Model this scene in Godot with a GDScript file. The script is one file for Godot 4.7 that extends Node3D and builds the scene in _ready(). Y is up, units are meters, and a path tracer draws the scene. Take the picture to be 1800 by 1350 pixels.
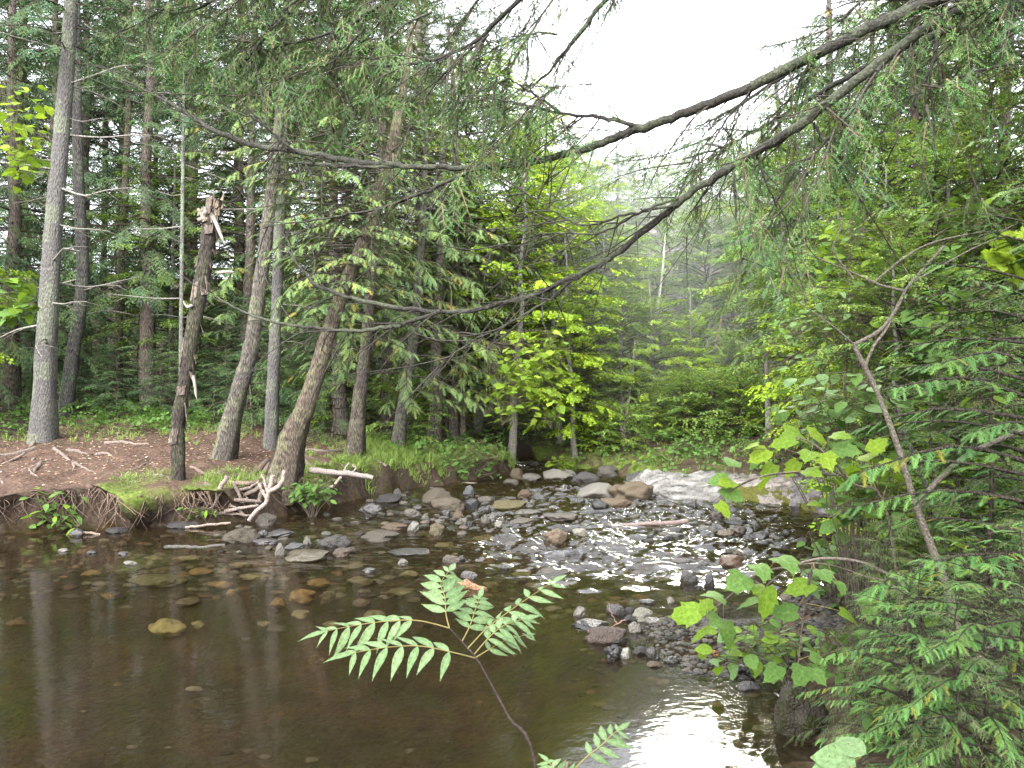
extends Node3D
# A forest stream under overcast light. y up, metres, water level y = 0, the camera looks along -z; "d" is the distance -z.

const F := 1396.0      # focal length in pixels of the 1800 x 1350 photograph
const EYE := 2.0       # camera height over the water

class Geo:
	var v := PackedVector3Array()
	var n := PackedVector3Array()
	var c := PackedColorArray()
	var cs := []
	func tri(a: Vector3, b: Vector3, d: Vector3, col: Color) -> void:
		var nn := (d - a).cross(b - a).normalized()
		v.push_back(a); v.push_back(b); v.push_back(d)
		n.push_back(nn); n.push_back(nn); n.push_back(nn)
		c.push_back(col); c.push_back(col); c.push_back(col)
	func tri_smooth(a: Vector3, b: Vector3, d: Vector3, na: Vector3, nb: Vector3, nd: Vector3, col: Color) -> void:
		v.push_back(a); v.push_back(b); v.push_back(d)
		n.push_back(na); n.push_back(nb); n.push_back(nd)
		c.push_back(col); c.push_back(col); c.push_back(col)
	func tints(list: Array) -> Geo:
		for t in list:
			var k := PackedColorArray()
			for q in c:
				k.push_back(Color(q.r * t.r, q.g * t.g, q.b * t.b))
			cs.push_back(k)
		return self
	func add(g: Geo, xf: Transform3D, tint: int) -> void:
		v.append_array(xf * g.v)
		n.append_array(Transform3D(xf.basis.orthonormalized(), Vector3.ZERO) * g.n)
		c.append_array(g.cs[tint] if g.cs.size() else g.c)
	func into(m: ArrayMesh) -> ArrayMesh:
		if v.size() == 0:
			return m
		var a := []
		a.resize(Mesh.ARRAY_MAX)
		a[Mesh.ARRAY_VERTEX] = v
		a[Mesh.ARRAY_NORMAL] = n
		a[Mesh.ARRAY_COLOR] = c
		m.add_surface_from_arrays(Mesh.PRIMITIVE_TRIANGLES, a)
		return m
	func mesh(mat: Material) -> ArrayMesh:
		var m := into(ArrayMesh.new())
		m.surface_set_material(0, mat)
		return m

var rng := RandomNumberGenerator.new()
var n_low := FastNoiseLite.new()
var n_mid := FastNoiseLite.new()
var n_fine := FastNoiseLite.new()
var mats := {}
var taken := {}
var river := PackedVector2Array()

func rr(a: float, b: float) -> float:
	return rng.randf_range(a, b)

# ---------------------------------------------------------------- naming
func numbered(called: String) -> String:
	var k: int = taken.get(called, 0)
	taken[called] = k + 1
	return called if k == 0 else "%s_%03d" % [called, k]

func tag(o: Node, label: String, category: String, group := "") -> Node:
	o.set_meta("label", label)
	o.set_meta("category", category)
	if group != "":
		o.set_meta("group", group)
	return o

func thing(called: String, at: Vector3, label: String, category: String, group := "") -> Node3D:
	var o := Node3D.new()
	o.name = numbered(called)
	add_child(o)
	o.position = at
	tag(o, label, category, group)
	return o

func one(called: String, m: Mesh, xf: Transform3D, label: String, category: String, group := "") -> MeshInstance3D:
	var o := MeshInstance3D.new()
	o.name = numbered(called)
	o.mesh = m
	add_child(o)
	o.transform = xf
	tag(o, label, category, group)
	return o

func part(called: String, m: Mesh, parent: Node, xf := Transform3D(), mat: Material = null) -> MeshInstance3D:
	var o := MeshInstance3D.new()
	o.name = called
	o.mesh = m
	o.transform = xf
	if mat:
		o.material_override = mat
	parent.add_child(o, true)
	return o

func setting(called: String, m: Mesh, kind: String, label: String) -> MeshInstance3D:
	var o := MeshInstance3D.new()
	o.name = called
	o.mesh = m
	add_child(o)
	o.set_meta("kind", kind)
	o.set_meta("label", label)
	return o

func scatter(called: String, m: Mesh, where: Array, cols: Array, label: String, category: String, parent: Node = null) -> MultiMeshInstance3D:
	var mm := MultiMesh.new()
	mm.transform_format = MultiMesh.TRANSFORM_3D
	mm.use_colors = cols.size() > 0
	mm.mesh = m
	mm.instance_count = where.size()
	for i in where.size():
		mm.set_instance_transform(i, where[i])
		if cols.size():
			mm.set_instance_color(i, cols[i])
	var o := MultiMeshInstance3D.new()
	o.name = called
	o.multimesh = mm
	o.set_meta("kind", "stuff")
	if parent:
		parent.add_child(o, true)
	else:
		add_child(o)
		tag(o, label, category)
	return o

func spread(called: String, g: Geo, mat: Material, where: Array, cols: Array, label: String, category: String) -> void:
	# many small plants nobody could count, joined into one mesh
	var all := Geo.new()
	for i in where.size():
		all.v.append_array(where[i] * g.v)
		all.n.append_array(Transform3D(where[i].basis.orthonormalized(), Vector3.ZERO) * g.n)
		var k := PackedColorArray()
		for q in g.c:
			k.push_back(q * cols[i])
		all.c.append_array(k)
	var o := setting(called, all.mesh(mat), "stuff", label)
	o.set_meta("category", category)

# ---------------------------------------------------------------- pixels, ground
func pt(u: float, v: float, d: float) -> Vector3:
	return Vector3((u - 900.0) / F * d, EYE + (675.0 - v) / F * d, -d)

func on_water(u: float, v: float) -> Vector3:
	var d := EYE * F / (v - 675.0)
	return Vector3((u - 900.0) / F * d, 0.0, -d)

func shore(x: float, d: float) -> float:
	var p := Vector2(x, d)
	var best := 1e9
	for i in river.size():
		var q := Geometry2D.get_closest_point_to_segment(p, river[i], river[(i + 1) % river.size()])
		best = minf(best, p.distance_squared_to(q))
	best = sqrt(best)
	return -best if Geometry2D.is_point_in_polygon(p, river) else best

func height_sd(x: float, d: float, sd: float) -> float:
	var n := n_low.get_noise_2d(x, d)
	var m := n_mid.get_noise_2d(x, d)
	sd += m * 0.22 + n_fine.get_noise_2d(x * 0.6, d * 0.6) * 0.1
	if sd < 0.0:
		var pool := smoothstep(9.0, 6.5, d) * smoothstep(1.3, -0.5, x)
		var deep := lerpf(0.14, 0.52, pool)
		var h := -deep * smoothstep(0.0, 1.3, -sd) - 0.02 + n * 0.05 + m * 0.03
		var e := Vector2((x - 1.38) / 0.85, (d - 6.25) / 0.75).length_squared()
		h += (deep * 0.8 + 0.07) * exp(-e * 1.4)
		return h
	var left := smoothstep(1.0, -0.6, x) * smoothstep(9.0, 10.0, d)
	var hl := 0.46 * smoothstep(0.0, 0.32, sd) + 0.13 * minf(sd, 4.0) + 0.07 * maxf(0.0, sd - 4.0)
	hl *= lerpf(1.0, 0.8, smoothstep(-2.6, -1.0, x) * smoothstep(20.0, 17.0, d))
	var hr := 0.14 * smoothstep(0.0, 0.35, sd) + 0.23 * minf(sd, 9.0) + 0.08 * maxf(0.0, sd - 9.0)
	var h2 := lerpf(hr, hl, left)
	var hill := 9.0 * smoothstep(23.0, 46.0, d) * (0.6 + 0.4 * smoothstep(-14.0, 0.0, x))
	return minf(h2, 5.0 + 0.02 * h2) + hill + (n * 0.10 + m * 0.05 + n_fine.get_noise_2d(x, d) * 0.02) * smoothstep(0.0, 0.6, sd)

func height(x: float, d: float) -> float:
	return height_sd(x, d, shore(x, d))

func ground_hit(u: float, v: float) -> Vector3:
	var d := 2.5
	while d < 45.0:
		var p := pt(u, v, d)
		if height(p.x, d) >= p.y:
			break
		d += 0.06
	return pt(u, v, d)

func stand(u: float, d: float) -> Vector3:
	var x := (u - 900.0) / F * d
	return Vector3(x, height(x, d), -d)

# ---------------------------------------------------------------- materials
func noise_tex(freq: float, lo: float, hi: float, seed_: int, size := 512, type := FastNoiseLite.TYPE_SIMPLEX_SMOOTH, mid := 0.5) -> NoiseTexture2D:
	var n := FastNoiseLite.new()
	n.seed = seed_
	n.frequency = freq
	n.noise_type = type
	n.fractal_octaves = 5
	var t := NoiseTexture2D.new()
	t.width = size
	t.height = size
	t.seamless = true
	t.noise = n
	var g := Gradient.new()
	g.set_color(0, Color(lo, lo, lo))
	g.set_color(1, Color(hi, hi, hi))
	g.add_point(mid, Color((lo + hi) * 0.5, (lo + hi) * 0.5, (lo + hi) * 0.5))
	t.color_ramp = g
	return t

func lin(r: float, g: float, b: float) -> Color:
	return Color(r, g, b).linear_to_srgb()

func surf(called: String, col: Color, rough: float, tex: Texture2D, scale: Vector3, relief_tex: Texture2D = null, relief := 0.0, spec := 0.4) -> StandardMaterial3D:
	var m := StandardMaterial3D.new()
	m.resource_name = called
	m.albedo_color = col
	m.roughness = rough
	m.metallic_specular = spec
	m.vertex_color_use_as_albedo = true
	if tex:
		m.albedo_texture = tex
		m.uv1_triplanar = true
		m.uv1_scale = scale
	if relief_tex:
		m.heightmap_enabled = true
		m.heightmap_texture = relief_tex
		m.heightmap_scale = relief
	mats[called] = m
	return m

func leafy(called: String, col: Color, rough: float, glow: float, spec := 0.35) -> StandardMaterial3D:
	var m := StandardMaterial3D.new()
	m.resource_name = called
	m.albedo_color = col
	m.roughness = rough
	m.metallic_specular = spec
	m.vertex_color_use_as_albedo = true
	m.cull_mode = BaseMaterial3D.CULL_DISABLED
	if glow > 0.0:
		m.backlight_enabled = true
		m.backlight = lin(glow * 1.0, glow * 1.0, glow * 0.55)
	mats[called] = m
	return m

func make_materials() -> void:
	var speck := noise_tex(0.05, 0.25, 1.0, 3)
	var blotch := noise_tex(0.012, 0.55, 1.0, 5)
	var grain := noise_tex(0.03, 0.15, 1.0, 9)
	var crag := noise_tex(0.025, 0.0, 1.0, 12)
	var cell := noise_tex(0.06, 0.0, 1.0, 14, 512, FastNoiseLite.TYPE_CELLULAR)
	var w := Color.WHITE
	surf("ground", w, 0.95, noise_tex(0.04, 0.5, 1.0, 21), Vector3(0.7, 0.7, 0.7), crag, 3.0, 0.2)
	mats.ground.uv1_world_triplanar = true
	surf("bark_grey", w, 0.9, noise_tex(0.03, 0.45, 1.0, 10), Vector3(3.0, 0.8, 3.0), crag, 3.0, 0.2)
	surf("bark_brown", w, 0.92, grain, Vector3(4.0, 0.6, 4.0), grain, 4.0, 0.2)
	surf("bark_near", w, 0.85, speck, Vector3(3.0, 3.0, 3.0), crag, 0.6, 0.25)
	surf("wood_pale", w, 0.8, grain, Vector3(8.0, 0.7, 8.0), grain, 0.5, 0.25)
	surf("root", w, 0.85, grain, Vector3(4, 4, 4), crag, 0.5, 0.25)
	surf("stone", w, 0.7, speck, Vector3(3.2, 3.2, 3.2), crag, 2.0, 0.3)
	surf("stone_wet", w, 0.3, speck, Vector3(3.0, 3.0, 3.0), crag, 1.0, 0.4)
	surf("stone_under", w, 0.7, blotch, Vector3(1.5, 1.5, 1.5), crag, 0.6, 0.1)
	for k in ["stone", "stone_wet", "stone_under"]:
		mats[k].uv1_world_triplanar = true
	leafy("needle", w, 0.8, 0.0, 0.12)
	leafy("cedar", w, 0.75, 0.0, 0.14)
	leafy("broad", w, 0.55, 0.9, 0.25)
	leafy("grass", w, 0.6, 0.6)
	leafy("leaf_bright", w, 0.55, 0.9, 0.25)
	var wt := StandardMaterial3D.new()
	wt.resource_name = "water"
	wt.transparency = BaseMaterial3D.TRANSPARENCY_ALPHA
	wt.albedo_color = Color(lin(0.009, 0.0055, 0.002), 0.4)
	wt.roughness = 0.03
	wt.metallic_specular = 0.42
	wt.heightmap_enabled = true
	wt.heightmap_texture = noise_tex(0.02, 0.0, 1.0, 33)
	wt.heightmap_scale = 0.06
	wt.uv1_triplanar = true
	wt.uv1_world_triplanar = true
	wt.uv1_scale = Vector3(0.9, 0.9, 1.3)
	mats.water = wt

# ---------------------------------------------------------------- shapes
func smooth_line(p: Array, sub: int) -> PackedVector3Array:
	var out := PackedVector3Array()
	for i in p.size() - 1:
		var a: Vector3 = p[maxi(i - 1, 0)]
		var b: Vector3 = p[i]
		var c: Vector3 = p[i + 1]
		var d: Vector3 = p[mini(i + 2, p.size() - 1)]
		for k in sub:
			out.push_back(b.cubic_interpolate(c, a, d, float(k) / sub))
	out.push_back(p[p.size() - 1])
	return out

func smooth_vals(p: Array, sub: int) -> PackedFloat32Array:
	var out := PackedFloat32Array()
	for i in p.size() - 1:
		for k in sub:
			out.push_back(lerpf(p[i], p[i + 1], float(k) / sub))
	out.push_back(p[p.size() - 1])
	return out

func tube(g: Geo, p: PackedVector3Array, r: PackedFloat32Array, sides: int, col: Color, rough := 0.0, cap := false, flare := 0.0, lichen := Color(0, 0, 0, 0)) -> void:
	var last := []
	var last_n := []
	var side := Vector3.ZERO
	for i in p.size():
		var t := (p[mini(i + 1, p.size() - 1)] - p[maxi(i - 1, 0)]).normalized()
		if side == Vector3.ZERO:
			side = t.cross(Vector3(0.31, 0.2, 0.93)).normalized()
		side = (side - t * side.dot(t)).normalized()
		var other := t.cross(side)
		var ring := []
		var ring_n := []
		for k in sides:
			var a := TAU * k / sides
			var q := side * cos(a) + other * sin(a)
			var rad := r[i]
			if rough > 0.0:
				rad *= 1.0 + rough * n_fine.get_noise_3dv((p[i] + q * r[i]) * 3.0 + Vector3(7, 3, 1)) * 2.0
			if flare > 0.0 and i < p.size() * 0.3:
				var f := 1.0 - float(i) / (p.size() * 0.3)
				rad *= 1.0 + flare * f * f * (0.45 + 0.55 * sin(a * 5.0 + 1.3))
			ring.push_back(p[i] + q * rad)
			ring_n.push_back(q)
		if i > 0:
			for k in sides:
				var k2 := (k + 1) % sides
				var cc := col
				if lichen.a > 0.0:
					cc = col.lerp(lichen, lichen.a * smoothstep(-0.02, 0.22, n_mid.get_noise_3dv(ring[k] * 2.5) + 0.6 * n_fine.get_noise_3dv(ring[k] * 2.0)))
				g.tri_smooth(last[k], ring[k], ring[k2], last_n[k], ring_n[k], ring_n[k2], cc)
				g.tri_smooth(last[k], ring[k2], last[k2], last_n[k], ring_n[k2], last_n[k2], cc)
		last = ring
		last_n = ring_n
	if cap:
		for k in sides:
			g.tri(last[k], p[p.size() - 1], last[(k + 1) % sides], col)

func stick(g: Geo, a: Vector3, b: Vector3, ra: float, rb: float, sides: int, col: Color, bend := 0.0) -> void:
	var m := (a + b) * 0.5 + Vector3(rr(-1, 1), rr(-1, 1), rr(-1, 1)) * bend * a.distance_to(b)
	tube(g, smooth_line([a, m, b], 2), smooth_vals([ra, (ra + rb) * 0.5, rb], 2), sides, col)

func sphere_dirs(sub: int) -> Array:
	var t := (1.0 + sqrt(5.0)) / 2.0
	var v := [Vector3(-1, t, 0), Vector3(1, t, 0), Vector3(-1, -t, 0), Vector3(1, -t, 0), Vector3(0, -1, t), Vector3(0, 1, t), Vector3(0, -1, -t), Vector3(0, 1, -t), Vector3(t, 0, -1), Vector3(t, 0, 1), Vector3(-t, 0, -1), Vector3(-t, 0, 1)]
	var f := [[0, 11, 5], [0, 5, 1], [0, 1, 7], [0, 7, 10], [0, 10, 11], [1, 5, 9], [5, 11, 4], [11, 10, 2], [10, 7, 6], [7, 1, 8], [3, 9, 4], [3, 4, 2], [3, 2, 6], [3, 6, 8], [3, 8, 9], [4, 9, 5], [2, 4, 11], [6, 2, 10], [8, 6, 7], [9, 8, 1]]
	for i in v.size():
		v[i] = v[i].normalized()
	for s in sub:
		var mid := {}
		var nf := []
		for q in f:
			var m := []
			for e in 3:
				var a: int = q[e]
				var b: int = q[(e + 1) % 3]
				var key := Vector2i(mini(a, b), maxi(a, b))
				if not mid.has(key):
					mid[key] = v.size()
					v.push_back((v[a] + v[b]).normalized())
				m.push_back(mid[key])
			nf.append_array([[q[0], m[0], m[2]], [q[1], m[1], m[0]], [q[2], m[2], m[1]], [m[0], m[1], m[2]]])
		f = nf
	return [v, f]

func stone_mesh(seed_: int, sub: int, angular: float, moss := 0.0) -> ArrayMesh:
	# unit stone: about 1 wide, 1 high, 1 deep; a few random planes cut it flat where it is angular
	var sd := sphere_dirs(sub)
	var local := RandomNumberGenerator.new()
	local.seed = seed_
	var planes := []
	for i in 7:
		planes.push_back([Vector3(local.randf_range(-1, 1), local.randf_range(-0.6, 1), local.randf_range(-1, 1)).normalized(), local.randf_range(0.55, 0.85)])
	var off := Vector3(seed_ * 3.7, seed_ * 1.3, 0.0)
	var v := PackedVector3Array()
	for q in sd[0]:
		var p: Vector3 = q
		var r := 0.5 * (1.0 + 0.5 * n_mid.get_noise_3dv(q * 1.0 + off) + 0.16 * n_fine.get_noise_3dv(q * 0.8 + off))
		for pl in planes:
			var k: float = q.dot(pl[0])
			if k > 0.01:
				r = lerpf(r, minf(r, 0.5 * pl[1] / k), angular)
		v.push_back(p * r)
	var idx := PackedInt32Array()
	var nrm := PackedVector3Array()
	nrm.resize(v.size())
	for q in sd[1]:
		idx.append_array(PackedInt32Array([q[0], q[2], q[1]]))
		var fn := (v[q[1]] - v[q[0]]).cross(v[q[2]] - v[q[0]])
		for k in q:
			nrm[k] += fn
	for i in nrm.size():
		nrm[i] = nrm[i].normalized()
	var cols := PackedColorArray()
	for i in v.size():
		var k := smoothstep(-0.05, 0.3, n_mid.get_noise_3dv(v[i] * 2.0 + off) + moss - 0.5) if moss > 0.0 else 0.0
		cols.push_back(Color.WHITE.lerp(Color(0.55, 0.75, 0.16), k))
	var a := []
	a.resize(Mesh.ARRAY_MAX)
	a[Mesh.ARRAY_VERTEX] = v
	a[Mesh.ARRAY_NORMAL] = nrm
	a[Mesh.ARRAY_COLOR] = cols
	a[Mesh.ARRAY_INDEX] = idx
	var m := ArrayMesh.new()
	m.add_surface_from_arrays(Mesh.PRIMITIVE_TRIANGLES, a)
	return m

func aim(dir: Vector3, up: Vector3, size: Vector3) -> Basis:
	var x := dir.normalized()
	var z := x.cross(up).normalized()
	if z.length() < 0.5:
		z = x.cross(Vector3(0.3, 0.1, 0.9)).normalized()
	var y := z.cross(x)
	return Basis(x * size.x, y * size.y, z * size.z)

# leaf blades lie along +x from the stalk, front up, length 1; outline: [x, half width, shift of the edge along x]
func blade(outline: Array, fold: float, curl: float, twist := 0.0) -> ArrayMesh:
	var v := PackedVector3Array()
	var uv := PackedVector2Array()
	var idx := PackedInt32Array()
	var cols := 5
	for i in outline.size():
		var o: Array = outline[i]
		for k in cols:
			var s := (k - 2) / 2.0
			var w: float = o[1] * s
			var sh: float = (o[2] if o.size() > 2 else 0.0) * absf(s)
			var x: float = o[0] + sh
			var p := Vector3(x, fold * absf(w) * (1.0 - absf(s) * 0.7) - curl * x * x, w)
			p = p.rotated(Vector3.RIGHT, twist * x)
			v.push_back(p)
			uv.push_back(Vector2(x, 0.5 + w))
	for i in outline.size() - 1:
		for k in cols - 1:
			var q := i * cols + k
			for t in [[q, q + cols, q + 1], [q + 1, q + cols, q + cols + 1]]:
				if (v[t[1]] - v[t[0]]).cross(v[t[2]] - v[t[0]]).length() > 1e-6:
					idx.append_array(PackedInt32Array(t))
	var n := PackedVector3Array()
	n.resize(v.size())
	for t in range(0, idx.size(), 3):
		var fn := (v[idx[t + 2]] - v[idx[t]]).cross(v[idx[t + 1]] - v[idx[t]])
		for k in 3:
			n[idx[t + k]] += fn
	for i in n.size():
		n[i] = n[i].normalized()
	var arr := []
	arr.resize(Mesh.ARRAY_MAX)
	arr[Mesh.ARRAY_VERTEX] = v
	arr[Mesh.ARRAY_NORMAL] = n
	arr[Mesh.ARRAY_TEX_UV] = uv
	arr[Mesh.ARRAY_INDEX] = idx
	var m := ArrayMesh.new()
	m.add_surface_from_arrays(Mesh.PRIMITIVE_TRIANGLES, arr)
	return m

func vein_image() -> ImageTexture:
	var im := Image.create_empty(128, 128, false, Image.FORMAT_RGB8)
	var bl := FastNoiseLite.new()
	bl.seed = 5
	bl.frequency = 0.045
	for y in 128:
		for x in 128:
			var t := absf(y / 127.0 - 0.5)
			var mid := smoothstep(0.02, 0.006, t)
			var s := fposmod((x / 127.0 - t * 0.9) * 9.0, 1.0)
			var side := smoothstep(0.07, 0.02, absf(s - 0.5)) * 0.5
			var base := 0.86 + 0.14 * bl.get_noise_2d(x, y)
			var k := clampf(base + 0.09 * maxf(mid, side), 0.0, 1.0)
			var spot := smoothstep(0.42, 0.55, bl.get_noise_2d(x * 1.7 + 300.0, y * 1.7))
			im.set_pixel(x, y, Color(k, k, k * 0.95).lerp(Color(0.75, 0.5, 0.3), spot))
	return ImageTexture.create_from_image(im)

# ---------------------------------------------------------------- ground and water
func steps(lo: float, hi: float, fine: float, out_lo: float, out_hi: float) -> PackedFloat32Array:
	var a := []
	var s := fine
	var x := lo
	while x > out_lo:
		s *= 1.22
		x -= s
		a.push_front(x)
	x = lo
	while x < hi:
		a.push_back(x)
		x += fine
	s = fine
	while x < out_hi:
		a.push_back(x)
		s *= 1.22
		x += s
	a.push_back(x)
	return PackedFloat32Array(a)

func sheet(xs: PackedFloat32Array, ds: PackedFloat32Array, f: Callable, mat: Material) -> ArrayMesh:
	# f(x, d) -> [height, colour]
	var v := PackedVector3Array()
	var c := PackedColorArray()
	for d in ds:
		for x in xs:
			var q: Array = f.call(x, d)
			v.push_back(Vector3(x, q[0], -d + (q[2] if q.size() > 2 else 0.0)))
			c.push_back(q[1])
	var w := xs.size()
	var n := PackedVector3Array()
	n.resize(v.size())
	for j in ds.size():
		for i in w:
			var a := v[j * w + mini(i + 1, w - 1)] - v[j * w + maxi(i - 1, 0)]
			var b := v[mini(j + 1, ds.size() - 1) * w + i] - v[maxi(j - 1, 0) * w + i]
			n[j * w + i] = a.cross(b).normalized()
	var idx := PackedInt32Array()
	for j in ds.size() - 1:
		for i in w - 1:
			var k := j * w + i
			idx.append_array(PackedInt32Array([k, k + w, k + 1, k + 1, k + w, k + w + 1]))
	var a2 := []
	a2.resize(Mesh.ARRAY_MAX)
	a2[Mesh.ARRAY_VERTEX] = v
	a2[Mesh.ARRAY_NORMAL] = n
	a2[Mesh.ARRAY_COLOR] = c
	a2[Mesh.ARRAY_INDEX] = idx
	var m := ArrayMesh.new()
	m.add_surface_from_arrays(Mesh.PRIMITIVE_TRIANGLES, a2)
	m.surface_set_material(0, mat)
	return m

func ground_at(x: float, d: float) -> Array:
	var sd := shore(x, d)
	var h := height_sd(x, d, sd)
	var n := n_mid.get_noise_2d(x * 1.3 + 40.0, d * 1.3)
	var n2 := n_fine.get_noise_2d(x + 9.0, d)
	var soil := Color(0.10, 0.065, 0.05)
	var dark := Color(0.075, 0.055, 0.038)
	var moss := Color(0.10, 0.14, 0.028)
	var bed := Color(0.036, 0.023, 0.01).lerp(Color(0.022, 0.019, 0.007), clampf(0.5 + n * 1.6, 0, 1))
	if sd < 0.0:
		return [h, bed * (1.0 + n2 * 0.5)]
	var c := dark
	# the trodden clearing on the far bank
	var trail := smoothstep(-1.9, -3.0, x + n) * smoothstep(4.6, 3.2, sd + n * 1.5) * smoothstep(9.0, 10.5, d)
	c = c.lerp(soil, trail)
	# moss and short grass along its lip
	var lip := smoothstep(1.6, 0.3, sd + n2) * smoothstep(-0.05, 0.2, n + 0.5 * n2 + 0.12 * smoothstep(-6.0, -4.5, x)) * smoothstep(9.0, 10.5, d) * smoothstep(-6.4, -5.4, x)
	c = c.lerp(moss, clampf(lip, 0, 1))
	var lawn := smoothstep(1.1, 0.6, Vector2((x + 1.6) / 1.3, (d - 16.0) / 1.3).length())
	c = c.lerp(Color(0.12, 0.17, 0.035), lawn)
	# cut face below the lip: dark soil with undercut shade put into its colour
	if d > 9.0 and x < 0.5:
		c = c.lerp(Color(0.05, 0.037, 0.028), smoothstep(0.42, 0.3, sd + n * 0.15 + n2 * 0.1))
	c = c * (1.0 + n2 * 0.5)
	# the lip of the trodden bank overhangs the water it has been cut by
	var under := 0.62 * smoothstep(0.03, 0.4, sd) * smoothstep(1.5, 0.45, sd) * smoothstep(9.5, 10.3, d) * smoothstep(-2.2, -3.2, x)
	return [h, Color(c.r, c.g, c.b), under * (0.8 + n)]

func ripple_size(x: float, d: float) -> float:
	var rif := smoothstep(-2.2, 0.6, x + 0.25 * (d - 10.0) * 0.3) * smoothstep(6.9, 9.3, d + 1.2 * n_low.get_noise_2d(x * 3.0, d)) * smoothstep(24.0, 18.0, d)
	var side := smoothstep(8.0, 10.0, d) * smoothstep(-5.0, -2.0, x) * 0.22
	var bar := exp(-Vector2((x - 0.6) / 0.9, (d - 7.6) / 0.7).length_squared()) * 0.35
	return 0.0005 + 0.13 * clampf(maxf(rif, side) + bar, 0.0, 1.0) * (0.65 + 0.7 * n_low.get_noise_2d(x * 2.0, d * 2.0 + 70.0))

func water_at(x: float, d: float) -> Array:
	var a := ripple_size(x, d)
	var h := a * (1.0 * n_mid.get_noise_2d(x * 1.4 + 11.0, d * 2.8) + 0.4 * n_fine.get_noise_2d(x * 0.8, d * 1.8 + 30.0) + 0.14 * n_fine.get_noise_2d(x * 2.2 + 3.0, d * 3.6))
	return [h, Color.WHITE]

func build_ground() -> void:
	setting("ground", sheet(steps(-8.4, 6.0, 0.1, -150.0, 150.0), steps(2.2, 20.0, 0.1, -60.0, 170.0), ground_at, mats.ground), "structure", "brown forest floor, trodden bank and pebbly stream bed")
	var ds := PackedFloat32Array()
	var d := 1.6
	while d < 23.5:
		ds.push_back(d)
		d += 0.03 if d > 8.0 and d < 15.5 else clampf(0.0075 * d, 0.035, 0.09)
	var xs := PackedFloat32Array([-40.0, -25.0, -16.0, -12.0, -10.0, -8.8])
	var x := -8.0
	while x < 6.3:
		xs.push_back(x)
		x += 0.026 if x > -1.2 and x < 5.0 else 0.06
	setting("water", sheet(xs, ds, water_at, mats.water), "structure", "clear brown stream water, still on one side and rippled on the other")

# ---------------------------------------------------------------- stones
var stones := {}
func stone(u0: float, u1: float, v0: float, v1: float, col: Color, look: String, label: String, group := "stones standing out of the stream", shape := -1) -> void:
	# a stone that fills this box of the photograph; its foot v1 stands on the water (or the bed at y)
	var d := EYE * F / (v1 - 675.0)
	var y0 := 0.0
	if look == "stone_under":
		for k in 6:
			y0 = height((u0 + u1) * 0.5 / F * d - 900.0 / F * d, d) + 0.03
			d = (EYE - y0) * F / (v1 - 675.0)
	var w := (u1 - u0) / F * d
	var deep := w * rr(0.65, 0.95)
	var hh := maxf((v1 - v0) / F * d - deep * (EYE / d) * 0.75, 0.035)
	var x := ((u0 + u1) * 0.5 - 900.0) / F * d
	var k2 := shape if shape >= 0 else rng.randi_range(0, 9)
	var key := "%d_%s" % [k2, col.to_html()] + look
	if not stones.has(key):
		var m: StandardMaterial3D = mats[look].duplicate()
		m.albedo_color = (Color(col.r * 1.02, col.g * 0.97, col.b * 0.86) * (0.45 if look == "stone_under" else 0.48)).linear_to_srgb()
		stones[key] = m
	var sub := 0.3 if look != "stone_under" else 0.25
	var full := hh / (1.0 - sub)
	var b := Basis(Vector3.UP, rr(-0.5, 0.5) + (PI if rng.randf() < 0.5 else 0.0)).scaled(Vector3(w * 1.04, full * 1.1, deep))
	var o := one("river_stone", stone_kinds[k2], Transform3D(b, Vector3(x, y0 + full * (0.5 - sub), -d - deep * 0.42)), label, "stone", group)
	o.material_override = stones[key]

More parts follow.
